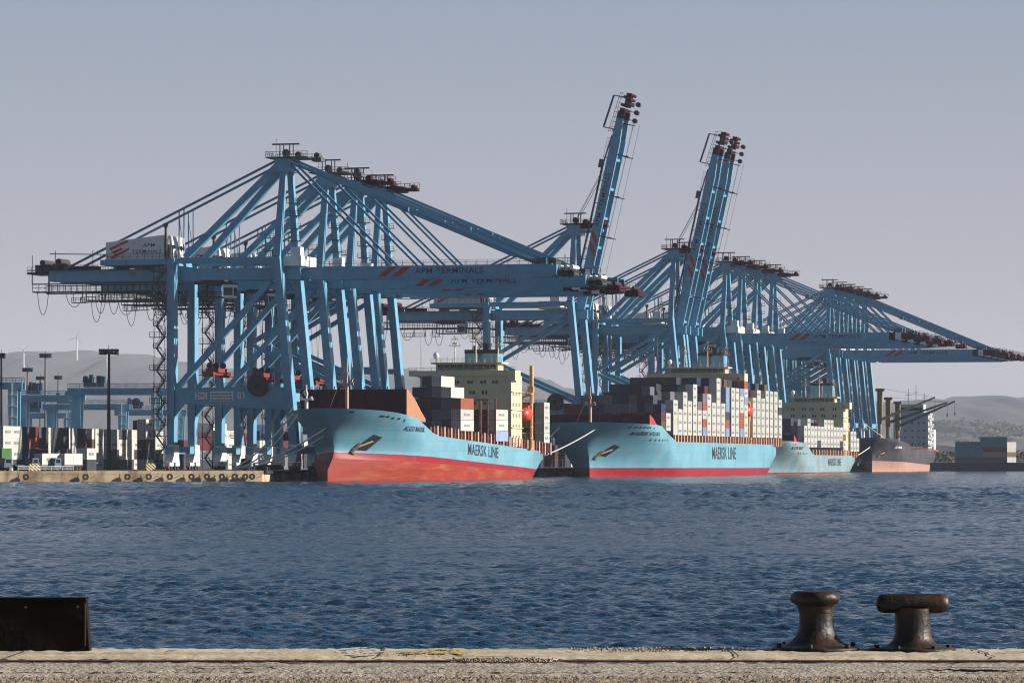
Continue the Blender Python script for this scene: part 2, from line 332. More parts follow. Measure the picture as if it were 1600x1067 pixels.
# ------------------------------------------------------------------ ship-to-shore cranes
ZG0, ZG1 = 45.2, 47.8      # girder bottom and top
def lettering_boom(parent, y, x_s0=19.2, x_t0=28.5, x_t1=45.0):
    b = MB()
    put_text(b, 'APM TERMINALS', (x_t0, x_t1, ZG0+.75, ZG1-.45), lambda a_, z: (a_-1.5, y-.03, z-46.5), 0, .002)
    b.build('lettering', M['letter'], parent)
    b = MB()
    for k in (0, 3.4):
        x = x_s0+k-1.5
        b.add([(x, y-.03, ZG0+.15-46.5), (x+1.9, y-.03, ZG0+.15-46.5), (x+5.0, y-.03, ZG1-.15-46.5), (x+3.1, y-.03, ZG1-.15-46.5)], [(0,1,2,3)])
    b.build('red_slashes', M['red'], parent)
def make_crane(raised=False, tipoff=0.0, tip='plain', head='blue', signs=False, trolley_u=-22.0, spreader=True, tall=1.0):
    root = empty('container_crane', (0,0,0))
    V = 7.3; top = 73.7
    for sy in (-1, 1):
        b = MB(); b.beam((0, sy*V, 5.2), (-.95, sy*V, 15.5), 1.9, 2.4, w2=2.0, h2=2.8); b.beam((-.95, sy*V, 15.5), (-4.3, sy*V, 50.3), 2.0, 2.8, w2=1.8, h2=2.6)
        b.build('leg', M['blue'], root)
        b = MB(); b.beam((-30.5, sy*V, 5.2), (-30.5, sy*V, 15.5), 1.7, 2.4, w2=1.9, h2=2.8); b.beam((-30.5, sy*V, 15.5), (-30.5, sy*V, 50.2), 1.9, 2.8, w2=1.8, h2=2.6)
        b.build('leg', M['blue'], root)
        b = MB(); b.box(-29.5, -1.9, sy*V-.85, sy*V+.85, 15.6, 19.4)
        b.add([(-29.5,sy*V-.8,15.6),(-27.6,sy*V-.8,15.6),(-29.5,sy*V-.8,12.8),(-29.5,sy*V+.8,15.6),(-27.6,sy*V+.8,15.6),(-29.5,sy*V+.8,12.8)], [(0,2,1),(3,4,5),(0,1,4,3),(1,2,5,4),(2,0,3,5)])
        b.box(-29.5, -1.9, sy*V-1.0, sy*V+1.0, 19.4, 19.52)
        b.rail((-29.4, sy*V-.95, 19.5), (-2.2, sy*V-.95, 19.5), 1.1, 2.5, .08)
        b.build('portal_beam', M['blue'], root)
        if tip == 'plain':
            b = MB(); b.beam((-29.3, sy*V, 19.4), (-5.9, sy*V, 44.6), 1.25, 1.25); b.build('diagonal_brace', M['blue'], root)
        else:
            b = MB(); b.beam((-29.6, sy*V, 33.0), (-5.4, sy*V, 47.0), 1.1, 1.1); b.build('diagonal_brace', M['blue'], root)
            b = MB(); b.beam((-29.6, sy*V, 31.5), (-2.6, sy*V, 19.7), 1.1, 1.1); b.build('diagonal_brace', M['blue'], root)
            if sy > 0 and not raised: b = MB(); b.box(-29.5, -3.0, sy*V-.5, sy*V+.5, 25.2, 26.5); b.build('middle_tie', M['blue'], root)
        b = MB(); b.beam((-30.4, sy*V, 49.6), (-5.0, sy*V, 49.6), 1.3, 1.3, (0,0,1))
        b.build('tie_beam', M['blue'], root)
        b = MB(); b.beam((-4.3, sy*V, 50.3), (-4.3, sy*2.6, 71.0), 1.7, 1.7, w2=1.3, h2=1.3)
        b.build('mast_post', M['blue'], root)
        b = MB(); b.beam((-5.6, sy*2.4, 72.2), (-27.5, sy*(V-.8), 50.3), 1.55, 1.55, w2=1.5, h2=1.5)
        b.build('back_brace', M['blue'], root)
        b = MB(); b.beam((-6.0, sy*2.9, 73.2), (-59, sy*3.6, 48.2), .5, .5)
        for uu in (-29.0, -30.2): b.beam((uu, sy*3.3, 50.5), (uu, sy*3.3, 73.2-(73.2-48.2)*(-6-uu)/53), .22, .22)
        b.beam((-29.0, sy*3.3, 52), (-30.2, sy*3.3, 60), .12, .12)
        b.build('back_stay', M['stay'], root)
    for uu in (0, -30.5):
        b = MB(); b.box(uu-.95, uu+.95, -9.3, 9.3, 3.9, 5.6)
        b.build('sill_beam', M['blue'], root)
        b = MB(); x = uu - (.0 if uu else 1.1)
        b.box(x-.7, x+.7, -V+1.1, V-1.1, 16.2, 18.2)
        b.build('cross_beam', M['blue'], root); b = MB()
        x3 = -30.5 if uu else -4.2
        b.beam((x3, -V+1, 49.4), (x3, V-1, 49.4), 1.4, 1.6, (0,0,1))
        b.build('cross_beam', M['blue'], root)
        for sy in (-1, 1):
            b = MB()
            b.add([(uu-.9,sy*V-2.6,1.9),(uu+.9,sy*V-2.6,1.9),(uu+.9,sy*V+2.6,1.9),(uu-.9,sy*V+2.6,1.9),(uu-1.1,sy*V-1.5,3.9),(uu+1.1,sy*V-1.5,3.9),(uu+1.1,sy*V+1.5,3.9),(uu-1.1,sy*V+1.5,3.9)],
                  [(3,2,1,0),(4,5,6,7),(0,1,5,4),(1,2,6,5),(2,3,7,6),(3,0,4,7)])
            for k in (-1, 1): b.box(uu-.6, uu+.6, sy*V+k*2.1-1.4, sy*V+k*2.1+1.4, 1.0, 1.85)
            for k in (-3.0, -1.2, 1.2, 3.0): b.tube((uu-.35, sy*V+k, .5), (uu+.35, sy*V+k, .5), .5, 12, 1)
            b.box(uu-1.15, uu+1.15, sy*V-1.7, sy*V+1.7, 3.7, 6.0); b.box(uu-.4, uu+.4, sy*V-3.9, sy*V-3.6, .5, 1.0, 2)
            b.build('bogie', [M['white'], M['dark'], M['red']], root)
    # crosshead and platform
    b = MB(); b.box(-6.2, -2.3, -3.6, 3.6, 70.6, 73.7); 
    b.build('crosshead', M['blue'], root)
    b = MB(); hm = 0
    b.box(-8.2, 2.2, -4.6, 4.6, 73.75, 74.0); b.rail((-8.2,-4.6,74),(2.2,-4.6,74),1.2,1.6,.1); b.rail((-8.2,4.6,74),(2.2,4.6,74),1.2,1.6,.1); b.rail((-8.2,-4.6,74),(-8.2,4.6,74),1.2,1.6,.1)
    for (x, y) in ((-3.2,-1.4),(-3.2,1.4),(-5.6,-1.4),(-5.6,1.4)): b.beam((x,y,74),(x,y,77.2),.22,.22)
    b.beam((-8,0,77.3),(-1.2,0,77.3),.5,.35,(0,0,1)); b.tube((-4.4,-.7,75.2),(-4.4,.7,75.2),.9,12); b.tube((-1.2,-1.2,74.6),(-1.2,1.2,74.6),.8,12)
    if head == 'crimson':
        b.box(-4.4, 2.2, -2.4, 2.4, 72.6, 73.7); b.box(2.3, 5.6, -1.2, 1.2, 72.9, 73.8); b.rail((2.3,-1.8,73.8),(6.4,-1.8,73.8),1.1,1.2,.1); b.tube((4.5,-1.5,74.1),(4.5,1.5,74.1),.5,10)
    else:
        b.box(2.3, 4.6, -1.5, 1.5, 73.0, 73.9); b.tube((3.4,-1.2,74.4),(3.4,1.2,74.4),.7,10)
    b.beam((-8,3,74),(-8,3,79),.09,.09)
    b.build('head_platform', M['crimson'] if head == 'crimson' else M['grate'], root)
    # fixed girder
    b = MB()
    for sy in (-1, 1):
        b.box(-63, 0.2, sy*3.6-.55, sy*3.6+.55, ZG0, ZG1); b.box(-63, 0.2, sy*3.6-.62, sy*3.6+.62, ZG1, ZG1+.1); b.box(-62, .2, sy*3.6-.62, sy*3.6+.62, ZG0-.12, ZG0)
    for uu in range(-62, 0, 10): b.box(uu-.4, uu+.4, -3.0, 3.0, ZG0+.5, ZG1-.3)
    b.build('girder', M['blue'], root)
    b = MB()
    for sy in (-1, 1):
        b.rail((-63, sy*4.9, ZG1+.15), (-48.2, sy*4.9, ZG1+.15), 1.2, 2.2, .08); b.box(-68, -31.8, sy*4.9-.35, sy*4.9+.35, ZG1-.05, ZG1+.1)
    # lower walkway and hanging platforms below the tail
    for y in (-4.6, 4.6):
        b.beam((-67, y, 44.6), (-32, y, 44.6), .28, .28, (0,0,1)); b.beam((-67, y, 42.7), (-32, y, 42.7), .35, .3, (0,0,1)); b.beam((-67, y, 43.7), (-32, y, 43.7), .1, .1, (0,0,1))
        k = -67
        while k < -32: b.beam((k, y, 42.7), (k, y, 44.7), .12, .12); k += 1.6
    for k in (-66, -58, -50, -42, -34): b.beam((k, -4.6, 42.8), (k, 4.6, 42.8), .3, .2, (0,0,1))
    rr = random.Random(5)
    k = -60.0
    while k < -32:                                             # maintenance platforms hanging below
        dz = rr.uniform(.8, 2.9); wdt = rr.uniform(2, 4); y = rr.choice((-4.2, -2.5, 3.9))
        b.box(k, k+wdt, y-1, y+1, 42.6-dz-.15, 42.6-dz); b.rail((k, y-1, 42.6-dz), (k+wdt, y-1, 42.6-dz), 1.1, 1.0, .1)
        for x in (k+.1, k+wdt-.1): b.beam((x, y, 42.6-dz), (x, y, 42.8), .14, .14)
        k += wdt + rr.uniform(.2, 2.2)
    b.build('walkway', M['grate'], root)
    # tail machinery and canopy rail
    b = MB(); b.box(-68.5, -63, -4.4, 4.4, 47.0, 47.5); b.box(-67, -63.4, -3, 3, 47.5, 49.3); b.box(-62.5, -59.5, -2.5, 2.5, 48.1, 49.6); b.tube((-61,-3,50),(-61,3,50),.8,12)
    b.tube((-65,-3.3,49.8),(-65,3.3,49.8),.7,12); b.rail((-68.5,-4.4,47.5),(-63,-4.4,47.5),1.2,1.2,.09); b.box(-58, -52, -2, 2, 48.1, 49.0)
    b.beam((-67.5,-3.5,47.5),(-67.5,-3.5,51.6),.12,.12); b.beam((-61.6,-3.5,48),(-61.6,-3.5,52.6),.14,.14); b.beam((-52,-3.5,48),(-52,-3.5,52.6),.14,.14); b.beam((-63,-3.5,51.9),(-42,-3.5,51.4),.35,.2,(0,0,1))
    b.beam((-67.5,-3.6,44.6),(-67.5,-3.6,47),.2,.2); b.beam((-63.2,-3.6,42.7),(-63.2,-3.6,47),.3,.3)
    b.build('tail_machinery', M['crimson'] if head == 'crimson' and tip != 'plain' else M['dark'], root)
    # festoon cable loops
    b = MB(); k = -66.0
    while k < -34:
        wdt = rr.uniform(2.6, 4.6); dp = rr.uniform(3.2, 5.4)
        pts = [(k+wdt*t/8, -4.0, 42.6-dp*(1-(2*t/8-1)**2)**.7 if 0 < t < 8 else 42.6) for t in range(9)]
        b.path(pts, .075, 5); k += wdt + (rr.uniform(2, 5) if rr.random() < .3 else .4)
    b.beam((-66.5,-4.0,42.55),(-33.5,-4.0,42.55),.1,.1,(0,0,1)); b.build('festoon_cable', M['dark'], root)
    # machinery house
    hz = 50.3
    h = MB()
    x0, x1, y0, y1 = -47.2, -32.6, -7.4, 7.4
    h.add([(x0,y0,hz),(x1,y0,hz),(x1,y1,hz),(x0,y1,hz),(x0,y0,54.2),(x1,y0,55.8),(x1,y1,55.8),(x0,y1,54.2)], [(3,2,1,0),(4,5,6,7),(0,1,5,4),(1,2,6,5),(2,3,7,6),(3,0,4,7)])
    h.box(x0-.15, x1+.15, y0-.15, y1+.15, hz-.25, hz)
    hs = h.build('machinery_house', M['white'], root)
    b = MB(); put_text(b, 'APM', (-37.8, -34.9, 53.0, 53.85), lambda a_, z: (a_, y0-.04, z), 0, .003); b.build('lettering', M['letter'], hs); b = MB(); put_text(b, 'TERMINALS', (-40.6, -33.2, 51.5, 52.35), lambda a_, z: (a_, y0-.04, z), 0, .003)
    b.build('lettering', M['letter'], hs)
    b = MB()
    for dx, dz in ((0, 1.1), (0, 0), (.2, -1.0)):
        b.add([(-46.3+dx,y0-.04,51.7+dz),(-46.0+dx,y0-.04,51.2+dz),(-41.6+dx,y0-.04,53.2+dz*.9),(-41.6+dx,y0-.04,53.8+dz*.9)] if dz else [(-46,y0-.04,51.8),(-45,y0-.04,51.5),(-42.8,y0-.04,52.6),(-43.4,y0-.04,52.9)], [(0,1,2,3)])
    b.build('red_slashes', M['red'], hs)
    b = MB(); b.box(x1, x1+.9, -5.5, -3.2, hz, 53.2); b.box(x1, x1+.5, 0, 1.2, hz, 52.5)
    for y in (-5.5,-2.2, 2.6, 5.2): b.tube((x1+.3, y, 53.2), (x1+.9, y, 53.2), .5, 10)
    b.beam((x1+.3,-6.8,50),(x1+.3,-6.8,57.6),.5,.5); b.tube((x1+.3,-6.8,57.6),(x1+.3,-6.8,58.6),.6,8)
    b.rail((x1+1.2, y0, hz), (x1+1.2, y1, hz), 1.2, 1.8, .09); b.rail((x0-1, y0-1.1, hz-.2), (x1+1.2, y0-1.1, hz-.2), 1.2, 1.8, .09)
    b.build('vents', M['grate'], hs)
    b = MB(); b.box(x0-1, x1+1.3, y0-1.2, y1+1.2, 48.7, 50.0)
    for x in (-46, -39.5, -34): b.box(x-.4, x+.4, -4.5, 4.5, 47.9, 48.7)
    b.build('house_frame', M['blue'], root)
    # stairs up the landside leg
    b = MB(); z = .3; k = 0
    while z < 45:
        xa, xb = (-33.9, -31.9) if k % 2 else (-31.9, -33.9)
        b.beam((xa, -8.9, z), (xb, -8.9, z+2.6), .9, .16, (0,0,1)); b.beam((xa, -8.0, z+1), (xb, -8.0, z+3.6), .1, .1, (0,0,1)); b.beam((xa, -9.3, z+.5), (xb, -9.3, z+3.1), .06, .06, (0,0,1)); b.beam((xa, -9.2, z+1.1), (xb, -9.2, z+3.7), .08, .08, (0,0,1))
        b.box(min(xb, xb)-.6, xb+.6, -9.5, -6.9, z+2.55, z+2.7)
        b.rail((xb-.6,-9.5,z+2.7),(xb+.6,-9.5,z+2.7),1.1,.6,.09)
        if k % 3 == 2: b.box(-35.4, -31.6, -9.6, -7.2, z+2.5, z+2.68); b.rail((-35.4,-9.6,z+2.7),(-31.6,-9.6,z+2.7),1.1,1.2,.1)
        b.beam((xb-.5*(1 if xb<-33 else -1), -9.4, z+2.6), (xb-.5*(1 if xb<-33 else -1), -9.4, z+5.2), .1, .1)
        z += 2.6; k += 1
    for x in (-34.3, -31.6): b.beam((x, -9.45, .3), (x, -9.45, 45), .12, .12)
    b.build('stair_tower', M['grate'], root)
    # trolley and cab
    t = MB(); tu = trolley_u
    t.box(tu-4, tu+4, -4.6, 4.6, 44.1, 44.7); t.box(tu-3, tu+3, -2.8, 2.8, 44.7, 45.0)
    for x in (tu-3.4, tu+3.4):
        for y in (-3.4, 3.4): t.beam((x,y,41.2),(x,y,44.2),.2,.2)
    t.box(tu-3.6, tu+3.6, -3.6, 3.6, 41.0, 41.2); t.rail((tu-3.6,-3.6,41.2),(tu+3.6,-3.6,41.2),1.1,1.2,.1)
    for x in (tu-2, tu, tu+2): t.tube((x,-2,45.0),(x,2,45.0),.7,12)
    tro = t.build('trolley', M['dark'], root)
    c = MB(); c.box(tu+3.8, tu+6.4, -6.2, -3.6, 40.8, 43.6); c.box(tu+3.6, tu+6.6, -6.4, -3.4, 43.6, 43.9)
    cab = c.build('operator_cab', M['white'], tro)
    c = MB(); c.box(tu+6.38, tu+6.43, -6.0, -3.8, 41.2, 43.2); c.box(tu+4.0, tu+6.2, -6.24, -6.18, 41.4, 43.2); c.build('cab_window', M['glass'], cab)
    if spreader:
        b = MB(); zs = 22.6
        b.box(tu-1.2, tu+1.2, -6.1, 6.1, zs, zs+.6); b.box(tu-1.6, tu+1.6, -3.2, 3.2, zs+.6, zs+1.6); b.box(tu-1.4, tu+1.4, -6.2, -5.6, zs-.5, zs+.8); b.box(tu-1.4, tu+1.4, 5.6, 6.2, zs-.5, zs+.8)
        for x in (tu-.9, tu+.9):
            for y in (-2.2, 2.2): b.tube((x, y-.25, zs+2.3), (x, y+.25, zs+2.3), .75, 12, 1)
        b.build('spreader', [M['spreader'], M['dark']], root)
        b = MB()
        for x in (tu-1.5, tu+1.5):
            for y in (-2.2, 2.2): b.tube((x*.4+tu*.6, y, zs+2.6), (x, y, 44.2), .05, 4)
        b.build('hoist_rope', M['dark'], root)
    # cable reel
    b = MB(); b.tube((-8.6, -8.75, 19.9), (-8.6, -8.35, 19.9), 2.5, 28); b.tube((-8.6, -9.5, 19.9), (-8.6, -9.1, 19.9), 2.5, 28); b.tube((-8.6, -9.2, 19.9), (-8.6, -8.6, 19.9), 1.9, 24, 1); b.tube((-8.6, -9.8, 19.9), (-8.6, -9.45, 19.9), .5, 10, 1)
    b.box(-9.6,-7.6,-8.3,-8.0,17.5,20.5)
    b.build('cable_reel', [M['dark'], M['crimson']], root)
    hx_ = -9.5 if raised else 0; b = MB(); b.box(-5.0+hx_, 1.2+hx_, -6.2, 5.6, 48.15, 50.5); b.box(-1.5+hx_, .9+hx_, -6.0, -3.4, 50.5, 52.6); b.build('electrical_house', M['white'], root)
    # hinge-area stair and machinery on deck of portal
    b = MB()
    for z_ in (51.5, 54.5, 57.5, 60.5, 63.5): b.box(-5.6, -2.2, 4.2-(z_-50)*.05, 6.6-(z_-50)*.1, z_, z_+.15); b.rail((-5.6, 4.2-(z_-50)*.05, z_+.1), (-2.2, 4.2-(z_-50)*.05, z_+.1), 1.1, 1.1, .09)
    for z_ in (52, 55): b.box(-9.5,-6.2,-1,1,z_,z_+.15); b.rail((-9.5,-1,z_),(-6.2,-1,z_),1.1,1.1,.09)
    for x in (-9.4,-6.3): b.beam((x,-1,48),(x,-1,58),.14,.14)
    b.build('mast_platform', M['grate'], root)
    # boom (origin at its hinge)
    bm = MB()
    L0, L1 = .9, 60.0
    tipw = tip != 'plain'
    to = tipoff
    Lb = 54.0+to if tipw else L1
    for sy in (-1, 1):
        y = sy*3.6
        bm.box(L0, Lb, y-.55, y+.55, ZG0-46.5, ZG1-46.5); bm.box(L0, Lb, y-.62, y+.62, ZG1-46.5, ZG1-46.4)
        bm.box(L0, Lb, y-.62, y+.3, ZG0-46.72, ZG0-46.5)
    for k in range(3, int(Lb), 9): bm.box(k-.4, k+.4, -3.0, 3.0, ZG0-46.2, ZG1-46.8)
    boom = bm.build('boom', M['blue'], root, (-2.6 if raised else 1.5, 0, 46.5))
    lettering_boom(boom, -4.15)
    b = MB()
    for sy in (-1, 1): b.rail((L0, sy*4.15, 1.45), (Lb, sy*4.15, 1.45), 1.15, 2.6, .075)
    b.build('handrail', M['grate'], boom)
    b = MB()
    if tipw:
        xs = [54.0, 56.3, 58.4, 60.4, 62.6]; v0 = len(b.v)
        for i in range(4):
            for sy in (-1, 1): b.box(xs[i], xs[i+1], sy*3.6-.55, sy*3.6+.55, -1.3+.12*i, 1.3-.05*i, (3 if raised and i < 3 else 1 if i == 1 else 0))
        b.box(62.6, 63.6, -4.0, 4.0, -.8, .7, 0)
        for i, x in enumerate((56.5, 59, 61.5, 64.6, 67)):
            b.box(x-.45, x+.45, -3.8, 3.8, .95-.25*i, 1.35-.25*i, 0); b.tube((x,-3,1.6-.28*i),(x,3,1.6-.28*i),.32,8,2)
        b.box(64.2, 68.4, -3.4, 3.4, -.8, -.2, 0); b.rail((56,-4.3,1.4),(68,-4.3,.2),1.3,1.5,.11, 2)
        for x in (65.2, 66.6, 68.0): b.tube((x,-3.2,-1.4),(x,3.2,-1.4),.5,8,0)
        b.v[v0:] = [(x+to, y, z) for x, y, z in b.v[v0:]]
    else:
        b.box(60.0, 61.2, -4.4, 4.4, -1.2, 1.2, 3)
        for x in (61.6, 63.0, 64.4): b.tube((x,-3,.7),(x,3,.7),.5,12,1); b.tube((x,-2.4,-.9),(x,2.4,-.9),.6,10,2)
        b.rail((57,-4.3,1.4),(65,-4.3,1.4),1.3,1.2,.11,2); b.box(61.2,65,-3.8,3.8,-.3,-.1,2); b.beam((63,-3.5,0),(63,-3.5,3.6),.15,.15,mi=2)
        b.box(58.2,60.6,-2.4,2.4,1.4,2.7,2)
    b.build('boom_tip', [M['crimson'], M['white'], M['dark'], M['blue']], boom)
    if raised:
        b = MB()
        for i in range(4):
            k = 12+i*12.5
            b.beam((k, -4.2, -1.3), (k, -4.2, -4.6), .28, .28, (1,0,0)); b.beam((k, 4.2, -1.3), (k, 4.2, -4.6), .28, .28, (1,0,0)); b.cbox((k, -4.2, -4.7), (.5,.9,.7))
        for y in (-4.2, -3.6, 4.2): b.beam((2, y, -3.6), (60, y, -4.4), .07, .07)
        b.beam((59,-4.2,-1.3),(59,-4.2,-5),.3,.3,(1,0,0))
        for x in (60.5, 63, 65.5): b.tube((x,-3.5,-4.4),(x,-2.0,-4.4),.75,12,0); b.beam((x,-3,-1.3),(x,-3,-4.4),.2,.2,(1,0,0))
        b.build('floodlight_arms', [M['dark']], boom)
        b = MB()                                                # folded forestays lying behind the raised boom
        for sy in (-1, 1):
            b.beam((4, sy*3, 2.9), (46, sy*3, 2.5), .55, .5); b.beam((46, sy*3, 2.5), (55, sy*3, 1.6), .4, .4)
            for k in range(6, 54, 7): b.beam((k, sy*3, 1.3), (k, sy*3, 2.8), .25, .25, (1,0,0))
        b.cbox((46,-3,3.2),(2.6,1,1.2))
        b.beam((57,0,1),(57,0,5.5),.3,.3,(1,0,0)); b.beam((57,0,5.5),(67,0,4.4),.5,.5,(0,1,0)); b.beam((67,0,4.4),(67,0,1),.3,.3,(1,0,0))
        b.build('folded_forestay', M['blue_dark'], boom)
        boom.rotation_euler = (0, -R(77.6), 0)
        ang = R(77.6)
        P = Vector((-2.6+44*math.cos(ang)-2.6*math.sin(ang), 0, 46.5+44*math.sin(ang)+2.6*math.cos(ang)))
        b = MB()
        for y in (-2, -.7, 1.5): b.tube((-3.5, y, 76), (P.x, y, P.z), .08, 4)
        b.build('hoist_wire', M['dark'], root)
        P = Vector((1.5+5*math.cos(ang)-1.3*math.sin(ang), 0, 46.5+25*math.sin(ang)))
        b = MB()
        for y in (-2.6, 2.6): b.beam((-2.5, y, 71.8), (4.8, y, 71.8), .7, 1.2)
        b.build('boom_latch', M['blue'], root)
    else:
        for sy in (-1, 1):
            b = MB(); b.beam((-2.6, sy*2.9, 72.4), (22.2, sy*3.6, 48.0), .5, .5); b.build('inner_forestay', M['stay'], root)
            b = MB()
            b.beam((-2.4, sy*2.6, 73.4), (53.0, sy*3.2, 50.2), .38, .38); b.beam((-2.4, sy*3.3, 72.6), (53.0, sy*3.8, 49.5), .38, .38)
            b.beam((53.0, sy*3.6, 50.0), (58.5, sy*3.6, 47.9), .8, .8); b.cbox((26, sy*3.3, 61.0), (1.6,1.2,1.0)); b.box(57.4,60.2,sy*3.6-.4,sy*3.6+.4,47.8,49.4)
            b.build('outer_forestay', M['stay'], root)
    if signs:
        y = -V-.85
        b = MB(); b.box(-24.5,-21.5,y-.06,y,16.75,18.35); s1 = b.build('sign', M['white'], root)
        b = MB(); put_text(b, 'ZPMC', (-24.2,-21.8,17.0,18.1), lambda a_, z: (a_, y-.08, z), 0, .0); b.build('lettering', M['letter'], s1)
        b = MB(); b.box(-20.7,-14.9,y-.06,y,16.3,18.6); s2 = b.build('sign', M['white'], root)
        b = MB(); r_ = random.Random(2)
        for row in range(3):
            z0 = 18.2-row*.72
            x = -20.4
            while x < -15.4:
                w_ = r_.uniform(.3,.8); b.box(x, min(x+w_,-15.2), y-.09, y-.061, z0-.34, z0, r_.choice((0,1)) if row == 2 else 1); x += w_+.12
        b.build('printed_rows', [M['red'], M['greytext']], s2)
        b = MB(); b.box(-13.9,-12.2,y-.06,y,16.9,18.4); s3 = b.build('sign', M['white'], root)
        b = MB(); put_text(b, '15', (-13.6,-12.5,17.1,18.2), lambda a_, z: (a_, y-.08, z), 0, .03); b.build('lettering', M['letter'], s3)
    return root
def place_crane(root, px, label, group='container cranes along the berth'):
    s = s_at(px, -4.3); root.location = W(0, s, QZ); root.rotation_euler = (0, 0, -A); k = {449: 1.017, 514: 1.0, 559: .997, 597: .994}.get(px, 1.037); root.scale = (k, k, k)
    tag(root, label, 'container crane', group); return root
c1 = make_crane(tip='plain', head='blue', signs=True)
place_crane(c1, 449, 'nearest light blue container crane, boom lowered, white number signs on its portal beam')
c2 = make_crane(tip='plain', head='blue'); place_crane(c2, 514, 'blue container crane, boom lowered, second from the left of the front row, grey head platform')
c3 = make_crane(tip='stripe', head='crimson', tipoff=-4.5); place_crane(c3, 559, 'blue container crane, boom lowered, third from the left, crimson head platform')
place_crane(copy_tree(c3), 597, 'blue container crane, boom lowered, fourth from the left, directly behind the first ship bow mast')
c5 = make_crane(raised=True, tip='stripe', head='crimson', trolley_u=-44, spreader=False); place_crane(c5, 901, 'blue container crane with boom raised highest in the picture, standing alone between the ships')
place_crane(copy_tree(c5), 1056, 'blue container crane with raised boom, left one of the close pair above the second ship')
place_crane(copy_tree(c5), 1075, 'blue container crane with raised boom, right one of the close pair above the second ship')
c8 = make_crane(tip='stripe', head='crimson', spreader=False, trolley_u=-14)
GB = [(1136,'first (leftmost)'), (1160,'second'), (1184,'third'), (1209,'fourth (rightmost)')]
for i, (px, n) in enumerate(GB):
    place_crane(c8 if i == 0 else copy_tree(c8), px, n+' lowered-boom blue crane of the group right behind the raised pair')
for i, (px, n) in enumerate([(1298,'first (leftmost)'),(1313,'second'),(1326,'third'),(1339,'fourth'),(1352,'fifth (rightmost)')]):
    place_crane(copy_tree(c8), px, n+' blue crane in the farthest group, behind the small third ship')

# ------------------------------------------------------------------ containers
CMESH = {}
def cont_mesh(L, col):
    if (L, col) in CMESH: return CMESH[(L, col)]
    b = MB(); w_, h = 2.44, 2.6
    b.box(-w_/2+.04, w_/2-.04, .04, L-.04, .05, h-.05, 0)
    for x in (-w_/2, w_/2-.14):
        for y in (0, L-.14): b.box(x, x+.14, y, y+.14, 0, h, 0)
    for z in (0, h-.12):
        b.box(-w_/2, -w_/2+.12, .14, L-.14, z, z+.12); b.box(w_/2-.12, w_/2, .14, L-.14, z, z+.12)
        b.box(-w_/2+.14, w_/2-.14, 0, .12, z, z+.12); b.box(-w_/2+.14, w_/2-.14, L-.12, L, z, z+.12)
    for x in (-.85, -.4, .4, .85): b.box(x-.03, x+.03, -.02, .03, .1, h-.1, 1)
    b.box(-.02, .02, .0, .035, .1, h-.1, 1)
    n = int(L/.56)                                             # side corrugation
    for i in range(n):
        y = .3+(L-.6)*i/n
        b.box(w_/2-.045, w_/2-.01, y, y+(L-.6)/n*.5, .14, h-.14)
    CMESH[(L, col)] = b.mesh('shipping_container', [M['c_'+col], M['gap']]); return CMESH[(L, col)]
def cont_letter_mesh(L):
    if ('t', L) in CMESH: return CMESH[('t', L)]
    b = MB(); wd_ = 4.2 if L > 7 else 2.9; x = 1.225
    put_text(b, 'MAERSK', (L/2-wd_/2+.4, L/2+wd_/2+.4, .95, 1.6), lambda a_, z: (x, a_, z), 0, .02)
    b.box(x, x+.012, L/2-wd_/2-.5, L/2-wd_/2+.15, .95, 1.6)
    CMESH[('t', L)] = b.mesh('lettering', M['greytext']); return CMESH[('t', L)]
SPEC = []      # (pos, rz, L, colour, label, lettered, group)
ORD = ['','first','second','third','fourth','fifth','sixth','seventh','eighth','ninth','tenth','eleventh','twelfth','thirteenth','fourteenth','fifteenth','sixteenth','seventeenth','eighteenth',
       'nineteenth','twentieth','twenty-first','twenty-second','twenty-third','twenty-fourth','twenty-fifth','twenty-sixth','twenty-seventh','twenty-eighth','twenty-ninth','thirtieth']
SHADES = {'white':'off-white','grey':'mid grey','charcoal':'charcoal','navy':'navy','maroon':'maroon','orange':'faded orange','sky':'pale blue','green':'green','brown':'brown','teal':'dull teal'}
def ship_cargo(shipname, uc, s0, bays, side_t, base, TH=2.62, group=''):
    """bays: (local s, L, heights per row from the quay side outward, colour function(row, tier, n_rows), z base)"""
    for bi, (s, L, hs, cf, zb) in enumerate(bays):
        n = len(hs)
        for r_ in range(n):
            for t in range(hs[r_]):
                front = bi > 0 and s - (bays[bi-1][0]+bays[bi-1][1]) < 3.0 and len(bays[bi-1][2]) == n and bays[bi-1][2][r_] > t
                outer = r_ < n-1 and hs[r_+1] > t
                if front and (outer): continue
                if front and r_ < n-1: 
                    # seen from the sea side only if the outer neighbours are lower
                    pass
                u = side_t - (n-1-r_)*2.5 - 1.3
                col = cf(r_, t, n)
                if r_ == n-1: lab = '%s container, tier %s of %s outboard stack from bow, %s' % (SHADES[col], ['one','two','three','four','five','six','seven','eight'][t], ORD[bi+1], shipname)
                else: lab = '%s container, tier %s, row %s from quay, %s bay, %s' % (SHADES[col], ['one','two','three','four','five','six','seven','eight'][t], ['one','two','three','four','five','six','seven','eight','nine','ten','eleven','twelve','thirteen'][r_], ORD[bi+1], shipname)
                SPEC.append((W(uc+u, s0+s, zb+t*TH), -A, L, col, lab, col == 'white' and r_ == n-1, group))
r = random.Random(21)
DARKS = ['charcoal','charcoal','grey','navy','charcoal','grey','maroon','charcoal','brown']  # dark colours put the shade on bow-facing container ends into the boxes
def cf_front(r_, t, n): return r.choice(DARKS)
def side_white(p=.86):
    def f(r_, t, n):
        if r_ == n-1: return 'white' if r.random() < p else r.choice(['sky','orange','grey','charcoal','sky','white'])
        return r.choice(DARKS)
    return f
